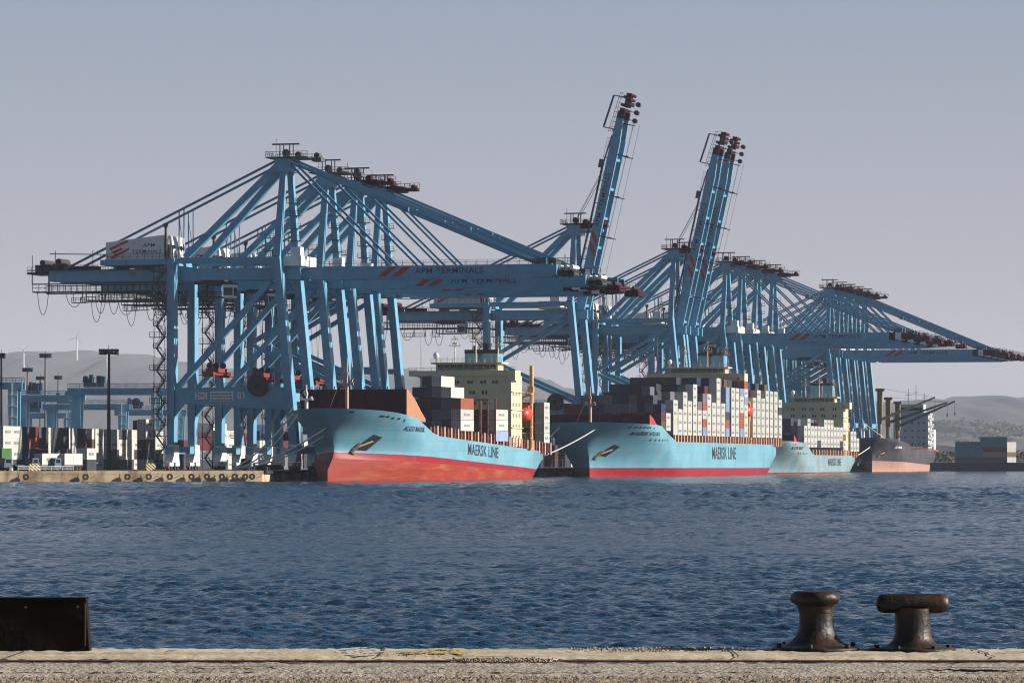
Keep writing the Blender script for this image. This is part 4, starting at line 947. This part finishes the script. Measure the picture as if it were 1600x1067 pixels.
for (yy, xx, ln, el, zb, zt) in ((46,-3.2,22.5,9.6,23,36.5),(68,-3.0,24.5,8.6,22,33),(90,-2.2,24.0,11.0,20.5,31.5)):
    b = MB(); b.lathe([(1.3,0),(1.3,1),(1.0,2),(1.0,zb-10)], 12, (xx, yy, 9.0)); b.box(xx-1.0,xx+1.1,yy-1.1,yy+1.1,zb-2,zt-1.2); b.box(xx-1.7,xx+1.9,yy-1.5,yy+1.5,zt-1.2,zt)
    dc = b.build('deck_crane', M['mustard'], sh4)
    b = MB(); p0 = Vector((xx+1.2, yy-1, zb)); p1 = p0+Vector((ln, 6, el))
    b.beam(p0, p1, 1.15, 1.3, (0,0,1), w2=.6, h2=.7); b.build('jib', M['dark'] if yy > 60 else M['mustard'], dc)
    b = MB(); b.tube((xx+.8,yy,zt),p1,.08,4); b.tube(p1, p1+Vector((0,0,-5)), .09, 4); b.cbox(p1+Vector((0,0,-5.6)),(.5,.5,1.6)); b.build('crane_rope', M['dark'], dc)
foremast(sh4, -4, 8, 13.2, 9, 'white'); b = MB(); b.beam((-4,8,21),(5,30,12),.22,.22); b.build('mast_stay', M['white'], sh4)

# mooring ropes
def rope(p, q, sag, lab, r=.18):
    b = MB(); pts = []
    for i in range(17):
        t = i/16; c = p.lerp(q, t); pts.append(Vector((c.x, c.y, c.z - sag*4*t*(1-t))))
    b.path(pts, r, 6); o = b.build('mooring_rope', M['rope']); tag(o, lab, 'mooring rope', 'mooring ropes to the quay')
q1 = at(363, 905, QZ+.3); q2 = at(369, 908, QZ+.3)
rope(W(U1-9.5, S1+7, 15.7), q1, 1.5, 'pale mooring rope from the first ship quayside bow, uppermost left line')
rope(W(U1-7.8, S1+6, 15.6), q2, 2.2, 'pale mooring rope from the first ship bow, second line from the left')
rope(W(U1+4.4, S1+4.8, 15.9), q1, 2.0, 'pale mooring rope from the first ship bow centre, upper of the long pair')
rope(W(U1+5.6, S1+6.5, 15.8), q2, 2.6, 'pale mooring rope from the first ship bow centre, lower of the long pair')
rope(W(U2-8, S2+5, 14.5), W(1.5, S2-18, QZ+.3), 1.0, 'pale mooring rope from the second ship bow, upper line')
rope(W(U2+4, S2+4, 14.6), W(1.5, S2-20, QZ+.3), 1.6, 'pale mooring rope from the second ship bow, lower line')
rope(W(U4-5, S4+5, 11), W(1.5, S4-25, QZ+.3), .8, 'pale mooring rope from the black bulk carrier bow, upper line')
rope(W(U4, S4+4, 11), W(1.5, S4-27, QZ+.3), 1.2, 'pale mooring rope from the black bulk carrier bow, lower line')

# ------------------------------------------------------------------ yard: gantry cranes, masts, trucks, fenders
def yard_gantry(x0, x1, ytop, Y, lab, cab=True, th=1.9):
    w_ = (x1-x0)*Y/F; zt = zpx(ytop, Y)-QZ
    root = empty('yard_gantry_crane', at(x0, Y, QZ)); tag(root, lab, 'yard crane', 'blue yard gantry cranes')
    for x in (0, w_):
        for y in (0, 6.5):
            b = MB(); sx = 1 if x == 0 else -1
            b.beam((x+sx*1.0, y, .8), (x+sx*1.0, y, zt-th), 1.9, 1.3, w2=2.6, h2=1.3); b.box(x-.2 if sx > 0 else x-2.2, x+2.2 if sx > 0 else x+.2, y-1.2, y+1.2, 0, .9)
            b.build('leg', M['blue'], root)
    for y in (0, 6.5):
        b = MB(); b.box(-1.5, w_+1.5, y-.7, y+.7, zt-th, zt); b.rail((-1.5,y-.9,zt),(w_+1.5,y-.9,zt),1.2,2.6,.12); b.build('girder', M['blue'], root)
    b = MB(); rr = random.Random(int(x0)+9); tx = w_*.12
    b.box(tx, tx+w_*.24, .3, 6.2, zt+.3, zt+1.5)
    for k in range(9): x = tx+rr.uniform(0, w_*.24); hh = rr.uniform(.8, 2.6); b.box(x-.5, x+rr.uniform(.3,1.2), rr.uniform(0,2), rr.uniform(3,6), zt+1.5, zt+1.5+hh)
    b.rail((tx,0,zt+1.5),(tx+w_*.24,0,zt+1.5),1.2,1.0,.12)
    b.build('trolley', M['blue_dark'], root)
    b = MB(); b.beam((w_-1.2,-1.0,1),(w_-1.2,-1.0,zt),.25,.25)
    for k in range(int(zt/3)): b.box(w_-2.4, w_, -1.6, -.8, 2+k*3, 2.15+k*3)
    b.build('ladder', M['white'], root)
yard_gantry(114, 249, 606, 1075, 'large blue yard gantry crane just right of the tall dark mast, machinery on top')
yard_gantry(30, 122, 617, 1150, 'blue yard gantry crane with cluttered trolley, left of the tall dark mast')
yard_gantry(74, 196, 631, 1250, 'lower blue yard gantry crane seen through the legs of the nearer gantries')
yard_gantry(-30, 26, 597, 1040, 'blue yard gantry crane cut by the left picture edge')
yard_gantry(36, 110, 645, 1330, 'farthest low blue yard gantry crane, half hidden behind the white container stacks')
yard_gantry(186, 285, 640, 1300, 'low blue yard gantry crane behind the stair tower of the nearest crane')
def light_mast(px, ytop, Y, hw, m, lab, r0=.5):
    z = zpx(ytop, Y)-QZ; root = empty('light_mast', at(px, Y, QZ)); tag(root, lab, 'light mast', 'floodlight masts in the yard')
    b = MB(); b.tube((0,0,0),(0,0,z),r0,12,r2=r0*.62); b.build('pole', m, root)
    b = MB(); b.lathe([(hw*.25,0),(hw*.9,.25),(hw*.92,.45),(.3,.6)], 20, (0,0,z-.4))
    for k in range(12):
        a_ = k*math.pi/6; x, y = hw*math.cos(a_), hw*.9*math.sin(a_); b.cbox((x*.92, y*.92, z+.35),(.62,.62,.75)); b.cbox((x*.9, y*.9, z-.4),(.7,.5,.45))
    b.tube((0,0,z),(0,0,z+1.7),.07,6)
    b.build('lamp_ring', M['dark'], root)
brown = mat('mast_grey_paint', (.16,.14,.13), .7)
light_mast(170, 550, 935, 2.3, M['dark'], 'tallest dark floodlight mast standing on the left quay', .52)
light_mast(71, 556, 1290, 1.9, brown, 'grey floodlight mast above the left yard, tallest after the dark one')
light_mast(43, 578, 1350, 1.7, brown, 'shorter grey floodlight mast near the left edge, ring head below the turbine')
light_mast(63, 591, 1500, 1.6, brown, 'distant floodlight mast just left of the tall grey mast')
light_mast(91, 590, 1500, 1.4, brown, 'distant floodlight mast just right of the tall grey mast')
light_mast(2, 556, 1000, .8, M['dark'], 'thin dark mast at the extreme left edge', .35)
def turbine(px, ytip, ybase, Y, rot, lab):
    zb = zpx(ybase, Y)-6; zh = zpx(ytip, Y); root = empty('wind_turbine', at(px, Y, zb)); tag(root, lab, 'wind turbine', 'wind turbines on the hills')
    b = MB(); b.tube((0,0,0),(0,0,zh-zb),2.6,10,r2=1.8); b.build('tower', M['white'], root)
    b = MB(); b.tube((0,-3,zh-zb),(0,4,zh-zb),1.3,8); b.build('nacelle', M['white'], root)
    for k in range(3):
        a_ = rot+k*2.094; b = MB(); b.beam((0,-3.6,zh-zb),(27*math.sin(a_),-3.6,zh-zb+27*math.cos(a_)),2.2,.8,w2=.5); b.build('blade', M['white'], root)
turbine(120, 528, 560, 12500, .3, 'white wind turbine on the highest point of the left ridge')
turbine(37, 547, 579, 12000, .8, 'white wind turbine near the left edge of the ridge')
turbine(167, 553, 590, 12000, 1.2, 'white wind turbine just behind the tall dark mast')

def fender(dist, lab, sq=False):
    p = corner + du*dist + nrm*.62; root = empty('quay_fender', (p.x, p.y, 1.15), math.atan2(du.y, du.x)); tag(root, lab, 'fender', 'rubber fenders on the lit quay wall')
    b = MB()
    n = 20; vs = []
    for y0, rr in ((.1,.72),(.5,.72),(.5,.3),(.1,.3)): vs += [(rr*math.cos(2*math.pi*i/n), y0, rr*math.sin(2*math.pi*i/n)) for i in range(n)]
    b.add(vs, [(j*n+i, j*n+(i+1)%n, ((j+1)%4)*n+(i+1)%n, ((j+1)%4)*n+i) for j in range(4) for i in range(n)], 0, False)
    b.build('tyre', M['rubber'], root)
    b = MB(); b.beam((-1.0,.3,-.35),(-2.2,.3,.25),.12,.12,mi=0); b.beam((-.5,.2,.7),(-.3,.1,1.3),.07,.07); b.build('chain', M['dark'], root)
FD = [(408-x)/6.62*1.055 for x in (391,381,365,346,324,301,269,238,207,146,60)]
for i, dd in enumerate(FD): fender(dd, '%s black rubber fender from the quay corner on the sunlit concrete wall' % ORD[i+1])
for k in range(14):
    p = W(4.0, 925+k*22, 1.0); root = empty('berth_fender', p, -A); tag(root, '%s dark panel fender along the shaded berth wall, counted from the corner' % ORD[k+1], 'fender', 'panel fenders on the shaded berth wall')
    b = MB(); b.box(-.1,.5,-1.1,1.1,-.9,1.4); b.tube((-.9,0,.2),(-.1,0,.2),.5,10); b.build('panel', M['rubber'], root)
# hazard-striped barriers
def hazmat():
    m = bpy.data.materials.new('hazard_stripe_paint'); m.use_nodes = True; N = m.node_tree.nodes; L = m.node_tree.links; bs = N['Principled BSDF']; bs.inputs['Roughness'].default_value = .6
    tc = N.new('ShaderNodeTexCoord'); mp = N.new('ShaderNodeMapping'); mp.inputs['Rotation'].default_value = (0, R(48), 0); L.new(tc.outputs['Object'], mp.inputs[0])
    wv = N.new('ShaderNodeTexWave'); wv.inputs['Scale'].default_value = .55; L.new(mp.outputs[0], wv.inputs['Vector']); cr = N.new('ShaderNodeValToRGB'); cr.color_ramp.interpolation = 'CONSTANT'
    cr.color_ramp.elements[0].color = (.02,.018,.015,1); cr.color_ramp.elements[1].color = (.75,.55,.22,1); cr.color_ramp.elements[1].position = .5; L.new(wv.outputs['Fac'], cr.inputs[0]); L.new(cr.outputs[0], bs.inputs['Base Color']); return m
HZ = hazmat()
for px, wd_, Y, lab in ((54, 2.7, 872, 'yellow and black striped concrete barrier by the trucks at the left quay edge'), (235, 2.4, 890, 'yellow and black striped barrier block on the quay in front of the nearest crane')):
    root = empty('hazard_barrier', at(px, Y, QZ), R(22)); tag(root, lab, 'barrier', 'striped barriers')
    b = MB(); b.add([(-wd_/2,-.7,0),(wd_/2,-.7,0),(wd_/2,.7,0),(-wd_/2,.7,0),(-wd_/2+.15,-.35,1.7),(wd_/2-.15,-.35,1.7),(wd_/2-.15,.35,1.7),(-wd_/2+.15,.35,1.7)], [(3,2,1,0),(4,5,6,7),(0,1,5,4),(1,2,6,5),(2,3,7,6),(3,0,4,7)])
    b.build('block', HZ, root); b = MB(); b.box(-.5,-.1,-.2,.2,1.7,1.95); b.box(.3,.7,-.2,.2,1.7,1.95); b.build('lifting_eye', M['dark'], root)
# terminal trucks with trailers
def truck(px, Y, rz, lab, cabside=1, boxes=('white',), L=6.06):
    root = empty('terminal_truck', at(px, Y, QZ), rz); tag(root, lab, 'truck', 'terminal trucks on the quay')
    b = MB(); b.box(-1.1, 1.1, -.3, L+.3, 1.05, 1.35); b.box(-.5,.5,-3.4,L,.75,1.05); b.build('trailer_frame', M['dark'], root)
    for y in (.9, 2.0, L-1.9, L-.8):
        b = MB()
        for x in (-.95, .95): b.tube((x-.28, y, .5), (x+.28, y, .5), .5, 14)
        b.build('wheel', M['rubber'], root)
    b = MB(); b.add([(-1.2,-3.4,.7),(1.2,-3.4,.7),(1.2,-1.1,.7),(-1.2,-1.1,.7),(-1.15,-3.1,2.9),(1.15,-3.1,2.9),(1.15,-1.1,2.9),(-1.15,-1.1,2.9)], [(3,2,1,0),(4,5,6,7),(0,1,5,4),(1,2,6,5),(2,3,7,6),(3,0,4,7)])
    cab = b.build('cab', M['blue_dark'], root); b = MB(); b.box(1.17,1.22,-2.8,-1.5,1.8,2.6); b.box(-1.0,1.0,-3.32,-3.2,1.8,2.6); b.build('cab_window', M['glass'], cab)
    b = MB()
    for x in (-.95,.95): b.tube((x-.25,-2.4,.5),(x+.25,-2.4,.5),.5,14)
    b.build('wheel', M['rubber'], root)
    return root
for px, Y, col, lab, lb2 in ((60, 884, 'white', 'terminal truck carrying a white box with large lettering, left part of the quay', 'white container with large grey lettering riding on the left truck'),
                             (95, 888, 'white', 'terminal truck carrying a plain white box, second truck from the left', 'plain white container riding on the second truck from the left')):
    t = truck(px, Y, -R(36), lab)
    o = link_mesh('shipping_container', cont_mesh(6.06, col), None, Vector((t.location.x, t.location.y, QZ+1.36))); o.rotation_euler = (0,0,-R(36)); tag(o, lb2, 'shipping container', 'containers on trucks')
    if px == 60: 
        b = MB(); put_text(b, 'MAERSK', (1.5, 5.3, .8, 1.7), lambda a_, z: (1.235, a_, z), 0, .03); b.build('lettering', M['greytext'], o)
truck(22, 890, -R(52), 'empty white terminal truck at the left end of the quay')
truck(398, 925, -R(80), 'terminal truck parked under the seaward legs of the nearest crane')
b = MB(); p = at(28, 868, QZ); q = at(115, 874, QZ); b.rail(p, q, 1.0, 2.5, .16); tag(b.build('guard_rail', M['white']), 'low white guard rail along the left quay edge in front of the trucks', 'guard rail')

# ------------------------------------------------------------------ near quay
NZ = 2.9
conc = mat('worn_coping_concrete', (.52,.43,.29), .9, c2=(.33,.26,.17), scale=1.4, amount=.8, bump=.4, bscale=10, lo=.38, hi=.66, streak=((.10,1.4,1), 2.6, (.18,.135,.09), .85, .50, .68))
conc2 = mat('grey_apron_concrete', (.36,.305,.235), .92, c2=(.20,.165,.125), scale=2.5, amount=.8, bump=.9, bscale=18, streak=((.1,1.4,1), 4, (.42,.36,.28), .7, .54, .7))
grav = mat('gritty_asphalt', (.34,.265,.18), .95, c2=(.16,.115,.075), scale=14, amount=.9, bump=.6, bscale=45, lo=.40, hi=.60, detail=10)
dirt = mat('rusty_rail_dirt', (.085,.045,.03), .9, c2=(.025,.016,.012), scale=5, amount=.9, bump=.6, bscale=20, streak=((.06,1.5,1), 3, (.30,.24,.17), .8, .56, .68))
railm = mat('rusty_rail_steel', (.11,.045,.03), .7, c2=(.05,.02,.015), scale=6)
def slab(name, y0, y1, z, m, seed, jag=.012, jz=.006, nx=420, ny=10, thick=1.6, x0=-14, x1=14):
    r_ = random.Random(seed); b = MB(); e0 = [0]*(nx+1); e1 = [0]*(nx+1); v0 = v1 = 0
    for i in range(nx+1): v0 = v0*.8+r_.gauss(0, jag); v1 = v1*.8+r_.gauss(0, jag); e0[i] = v0; e1[i] = v1
    vs = []
    for j in range(ny+1):
        t = j/ny
        for i in range(nx+1): vs.append((x0+(x1-x0)*i/nx, y0+e0[i]*(1-t)+(y1-y0)*t+e1[i]*t, z+r_.gauss(0, jz) - (.02 if j in (0, ny) else 0)))
    b.add(vs, [(j*(nx+1)+i, j*(nx+1)+i+1, (j+1)*(nx+1)+i+1, (j+1)*(nx+1)+i) for j in range(ny) for i in range(nx)], 0, True)
    for row, rev in ((0, False), (ny, True)):
        tp = [vs[row*(nx+1)+i] for i in range(nx+1)]; bt = [(x, y, z-thick) for x, y, _ in tp]
        b.add(tp+bt, [((i, nx+1+i, nx+2+i, i+1) if not rev else (i, i+1, nx+2+i, nx+1+i)) for i in range(nx)], 0)
    o = b.build(name, m); tag(o, kind='structure'); return o
slab('quay_coping_near', 38.92, 41.05, NZ, conc, 1, .02, .005, thick=4)
slab('quay_apron', 36.75, 38.22, NZ-.008, conc2, 2, .015, .006)
slab('quay_strip', 35.98, 36.62, NZ-.016, conc2, 4, .025, .006, ny=4)
slab('rail_bed', 38.0, 39.1, NZ-.022, dirt, 6, .01, .005, ny=6)
slab('quay_road', 20.0, 35.93, NZ-.03, grav, 3, .02, .011, nx=700, ny=500, x0=-6, x1=6)
b = MB(); b.add([(-60,-30,NZ-.16),(60,-30,NZ-.16),(60,40.9,NZ-.16),(-60,40.9,NZ-.16)], [(0,1,2,3)]); tag(b.build('quay_ground', grav), kind='structure')
b = MB(); b.box(-14,14,38.52,38.60,NZ-.15,NZ-.006); b.box(-14,14,38.70,38.73,NZ-.15,NZ-.010); tag(b.build('crane_rail', railm), kind='structure')
# grit and stones
st = MB(); r = random.Random(33)
def stone(mb, c, s_):
    vs = [(c[0]+s_*r.uniform(.6,1.2)*x, c[1]+s_*r.uniform(.6,1.2)*y, c[2]+s_*r.uniform(.35,.8)*z) for x, y, z in ((1,0,0),(-1,0,0),(0,1,0),(0,-1,0),(0,0,1),(0,0,-.6))]
    mb.add(vs, [(0,2,4),(2,1,4),(1,3,4),(3,0,4),(2,0,5),(1,2,5),(3,1,5),(0,3,5)])
def cl(px0, px1, y0, y1, n, s0_, s1_):
    for _ in range(n):
        Y = r.uniform(y0, y1); px = r.triangular(px0, px1, (px0+px1)/2); stone(st, ((px-800)*Y/F, Y, NZ), r.uniform(s0_, s1_))
cl(700, 880, 38.2, 38.9, 420, .006, .026); cl(560, 780, 39.2, 39.9, 120, .005, .018); cl(880, 1160, 40.2, 41.0, 620, .006, .030); cl(1130, 1600, 40.6, 41.0, 160, .005, .02)
for _ in range(1100):
    Y = r.uniform(34.3, 41.0); px = r.uniform(-20, 1620); stone(st, ((px-800)*Y/F, Y, NZ-(.02 if Y < 36.6 else .005)), r.uniform(.003, .010) if Y > 36 else r.uniform(.004, .016))
tag(st.build('grit', mat('pale_rubble', (.36,.29,.20), .95, c2=(.10,.075,.05), scale=9, amount=1, lo=.35, hi=.6)), 'scattered stones and grit along the worn near quay edge', 'rubble', kind='stuff')
# faded paint
yp = mat('faded_yellow_paint', (.50,.36,.09), .85, c2=(.42,.35,.22), scale=6, amount=.9); wp = mat('faded_white_paint', (.56,.50,.42), .85, c2=(.42,.36,.28), scale=4, amount=.9)
b = MB()
def patch(mb, px0, px1, y0, y1, n=34):
    for _ in range(n):
        Y = r.uniform(y0, y1); k = 1-abs((Y-(y0+y1)/2)/(y1-y0))*.9; px = (px0+px1)/2+(px1-px0)/2*k*r.uniform(-1, 1); c = (px-800)*Y/F; w_ = r.uniform(.02, .06); h_ = r.uniform(.03, .14)
        pts = [(c+w_*r.uniform(.6,1.1)*math.cos(a_), Y+h_*r.uniform(.6,1.1)*math.sin(a_)) for a_ in [i*1.047+r.uniform(-.2,.2) for i in range(6)]]
        mb.add([(x, y, NZ+.012+r.uniform(0,.004)) for x, y in pts], [tuple(range(6))])
patch(b, 632, 668, 39.6, 40.3); patch(b, 668, 704, 39.5, 40.7); patch(b, 704, 730, 39.4, 40.6); tag(b.build('yellow_paint_mark', yp), kind='structure')
b = MB(); patch(b, 528, 598, 39.1, 40.8, 90); tag(b.build('white_paint_mark', wp), kind='structure')
# crevices and grime lines in the worn concrete
b = MB(); rk = random.Random(77)
for (pa, pb, Y_, w_) in ((245,480,37.0,.11),(1445,1610,36.9,.14),(640,760,37.1,.05),(1150,1290,37.15,.05),(40,140,37.6,.03),(900,1010,37.4,.04),(1555,1610,39.9,.09),(925,1010,40.1,.06),(260,275,40.2,.10),(700,860,38.95,.10),(0,110,39.6,.02),(1230,1420,39.3,.025),(300,520,39.7,.02)):
    n = int((pb-pa)/5)+2; tp, bt = [], []; yy = Y_
    for i in range(n):
        px = pa+(pb-pa)*i/(n-1); yy += rk.gauss(0, .012); ww = w_*(.25+.75*math.sin(math.pi*(i+.3)/(n-.4)))*rk.uniform(.5, 1.2); x = (px-800)*Y_/F
        tp.append((x, yy+ww/2, NZ+.013)); bt.append((x, yy-ww/2, NZ+.013))
    b.add(bt+tp, [(i, i+1, n+i+1, n+i) for i in range(n-1)])
for xj in (-5.1, -1.35, 2.3, 4.9):
    n = 14; vs_ = []
    for i in range(n): y_ = 38.95+(41.0-38.95)*i/(n-1); x = xj+rk.gauss(0,.01); vs_ += [(x-.012, y_, NZ+.012), (x+.012, y_, NZ+.012)]
    b.add(vs_, [(2*i, 2*i+1, 2*i+3, 2*i+2) for i in range(n-1)])
tag(b.build('pavement_crack', mat('crack_dirt', (.045,.033,.024), .95, c2=(.02,.015,.012), scale=8)), kind='structure')
# bollards
rust = mat('rusted_bollard_iron', (.011,.008,.006), .48, spec=.35, c2=(.062,.028,.013), scale=5, amount=.8, bump=.25, bscale=16, lo=.45, hi=.68, streak=((1,1,.4), 9, (.10,.07,.045), .5, .60, .76))
SC = 6000/40.6
def px_m(v): return v/SC
root = empty('mooring_bollard', at(1275, 40.6, NZ)); tag(root, 'rusty mushroom-headed mooring bollard on the near quay edge, left of the pair', 'bollard', 'iron bollards on the near quay')
b = MB(); b.lathe([(.20,0),(.46,0),(.46,.025),(.41,.035),(.35,.05),(.285,.08),(.225,.14),(.190,.22),(.180,.32),(.178,.40)], 40, wob=.02); b.build('base', rust, root)
b = MB(); b.lathe([(.183,.395),(.182,.42),(.185,.45),(.20,.475),(.245,.50),(.262,.54),(.258,.575),(.235,.605),(.20,.62),(.10,.622),(.0,.615)], 40, wob=.035); b.build('head', rust, root)
b = MB()
for k in range(6): a_ = k*1.047+.3; b = MB(); b.tube((.42*math.cos(a_), .42*math.sin(a_), .03), (.42*math.cos(a_), .42*math.sin(a_), .075), .028, 6); b.build('bolt', rust, root)
root = empty('mooring_bollard', at(1426, 40.6, NZ)); tag(root, 'rusty T-shaped mooring bollard with long horizontal bar, right of the pair', 'bollard', 'iron bollards on the near quay')
b = MB(); b.lathe([(.20,0),(.46,0),(.46,.02),(.34,.03),(.26,.055),(.215,.10),(.195,.15),(.188,.25),(.185,.44)], 40, wob=.008); b.build('post', rust, root)
b = MB(); rb = .102; prof = [(.0,-.385),(.04,-.382),(.075,-.367),(.095,-.335),(rb,-.29),(rb,-.1),(rb,.1),(rb,.29),(.095,.335),(.075,.367),(.04,.382),(.0,.385)]
b.lathe(prof, 32, wob=.012); b.v = [(vz, vy, vx) for (vx, vy, vz) in b.v]; b.f = [f[::-1] for f in b.f]; b.build('crossbar', rust, root, (0, 0, .49))
b = MB()
for k in range(6): a_ = k*1.047; b = MB(); b.tube((.38*math.cos(a_), .38*math.sin(a_), .01), (.38*math.cos(a_), .38*math.sin(a_), .055), .028, 6); b.build('bolt', rust, root)
# flat base plates beneath
# black steel box
bs = mat('black_tarred_steel', (.006,.005,.004), .8, c2=(.018,.008,.005), scale=3, amount=.6, bump=.3, bscale=12, spec=.15)
root = empty('steel_box', at(0, 40.3, NZ)); tag(root, 'black tarred steel box cut by the left picture edge on the near quay', 'steel box')
xr = .937
b = MB(); b.add([(-1.2,0,0),(xr,0,0),(xr,.24,0),(-1.2,.24,0),(-1.2,.02,.535),(xr-.04,.02,.535),(xr-.04,.22,.535),(-1.2,.22,.535)], [(3,2,1,0),(4,5,6,7),(0,1,5,4),(1,2,6,5),(2,3,7,6),(3,0,4,7)])
b.build('body', bs, root)
b = MB(); b.box(-1.2, xr-.035, -.005, .24, .537, .56); b.box(xr-.09, xr-.052, -.01, .0, .44, .53); b.build('lid', bs, root)
b = MB()
for x, z in ((.27,.46),(xr-.12,.465),(-.4,.46)): b = MB(); b.tube((x,.012,z),(x,-.022,z),.013,8); b.build('bolt', M['grate'], root)
b = MB(); b.box(xr-.048, xr-.036, -.008, .01, .06, .5); b.build('edge_strip', railm, root)

# ------------------------------------------------------------------ haze
hz = MB(); hz.box(-3500, 3500, -28, 19000, -6, 560); ho = hz.build('haze', None); ho.data.materials.clear()
hm = bpy.data.materials.new('haze_air'); hm.use_nodes = True; nt = hm.node_tree; nt.nodes.clear()
out = nt.nodes.new('ShaderNodeOutputMaterial'); pv = nt.nodes.new('ShaderNodeVolumePrincipled'); pv.inputs['Color'].default_value = (.80,.86,1,1); pv.inputs['Density'].default_value = 3.0e-5; pv.inputs['Anisotropy'].default_value = 0.0
nt.links.new(pv.outputs[0], out.inputs['Volume']); ho.data.materials.append(hm); tag(ho, 'thin blue-grey haze over the whole harbour', 'haze', kind='stuff')

# ------------------------------------------------------------------ light, sky, camera
EL = R(22); AZ = R(92)       # sun azimuth clockwise from +Y
sd = Vector((math.sin(AZ)*math.cos(EL), math.cos(AZ)*math.cos(EL), math.sin(EL)))
sun = bpy.data.lights.new('sun', 'SUN'); sun.energy = 5.0; sun.angle = R(.5); sun.color = (1.0, .95, .87)
so = bpy.data.objects.new('sun', sun); COL.objects.link(so); so.rotation_euler = sd.to_track_quat('Z', 'Y').to_euler(); so.location = (200, 0, 200)
w = bpy.data.worlds.new('World'); scene.world = w; w.use_nodes = True; nt = w.node_tree; N = nt.nodes; L = nt.links
bg = N['Background']; sky = N.new('ShaderNodeTexSky'); sky.sky_type = 'NISHITA'; sky.sun_disc = False; sky.sun_elevation = EL; sky.sun_rotation = AZ; sky.air_density = 1.3; sky.dust_density = 2.5; sky.ozone_density = 1.5
# low haze band of the real sky: grey-mauve near the horizon, bluer above
tc = N.new('ShaderNodeTexCoord'); sp = N.new('ShaderNodeSeparateXYZ'); L.new(tc.outputs['Generated'], sp.inputs[0])
cr = N.new('ShaderNodeValToRGB'); L.new(sp.outputs['Z'], cr.inputs[0])
K = 10.0*.56   # the ramp is divided by the background strength
el = cr.color_ramp.elements
stops = [(0.0,(.46,.42,.43)),(.03,(.45,.425,.455)),(.07,(.385,.40,.475)),(.12,(.29,.345,.45)),(.20,(.13,.20,.32)),(.35,(.075,.13,.22)),(1.0,(.04,.08,.155))]
el[0].position = 0; el[0].color = (*stops[0][1],1); el[1].position = 1; el[1].color = (*stops[-1][1],1)
for p, c in stops[1:-1]: e = el.new(p); e.color = (*c, 1)
sc_ = N.new('ShaderNodeVectorMath'); sc_.operation = 'SCALE'; sc_.inputs['Scale'].default_value = K; L.new(cr.outputs[0], sc_.inputs[0])
mx = N.new('ShaderNodeMix'); mx.data_type = 'RGBA'; mx.inputs[0].default_value = .94; L.new(sky.outputs[0], mx.inputs[6]); L.new(sc_.outputs[0], mx.inputs[7])
L.new(mx.outputs[2], bg.inputs[0]); bg.inputs[1].default_value = .1
cam = bpy.data.cameras.new('camera'); co = bpy.data.objects.new('camera', cam); COL.objects.link(co); scene.camera = co
co.location = (0, 0, HC); co.rotation_euler = (R(90), 0, 0)
cam.sensor_width = 36; cam.lens = 36*F/1600; cam.shift_y = (YH-533.5)/1600; cam.clip_start = .5; cam.clip_end = 30000
vs = scene.view_settings; vs.view_transform = 'Standard'; vs.look = 'None'; vs.gamma = 1; vs.exposure = .8; vs.use_curve_mapping = False
scene.cycles.use_denoising = True; scene.cycles.denoising_prefilter = 'ACCURATE'; scene.cycles.denoising_input_passes = 'RGB_ALBEDO_NORMAL'; scene.cycles.filter_width = 1.15; scene.cycles.use_adaptive_sampling = False; scene.cycles.max_bounces = 6; scene.cycles.sample_clamp_indirect = 2.0; scene.cycles.volume_bounces = 1
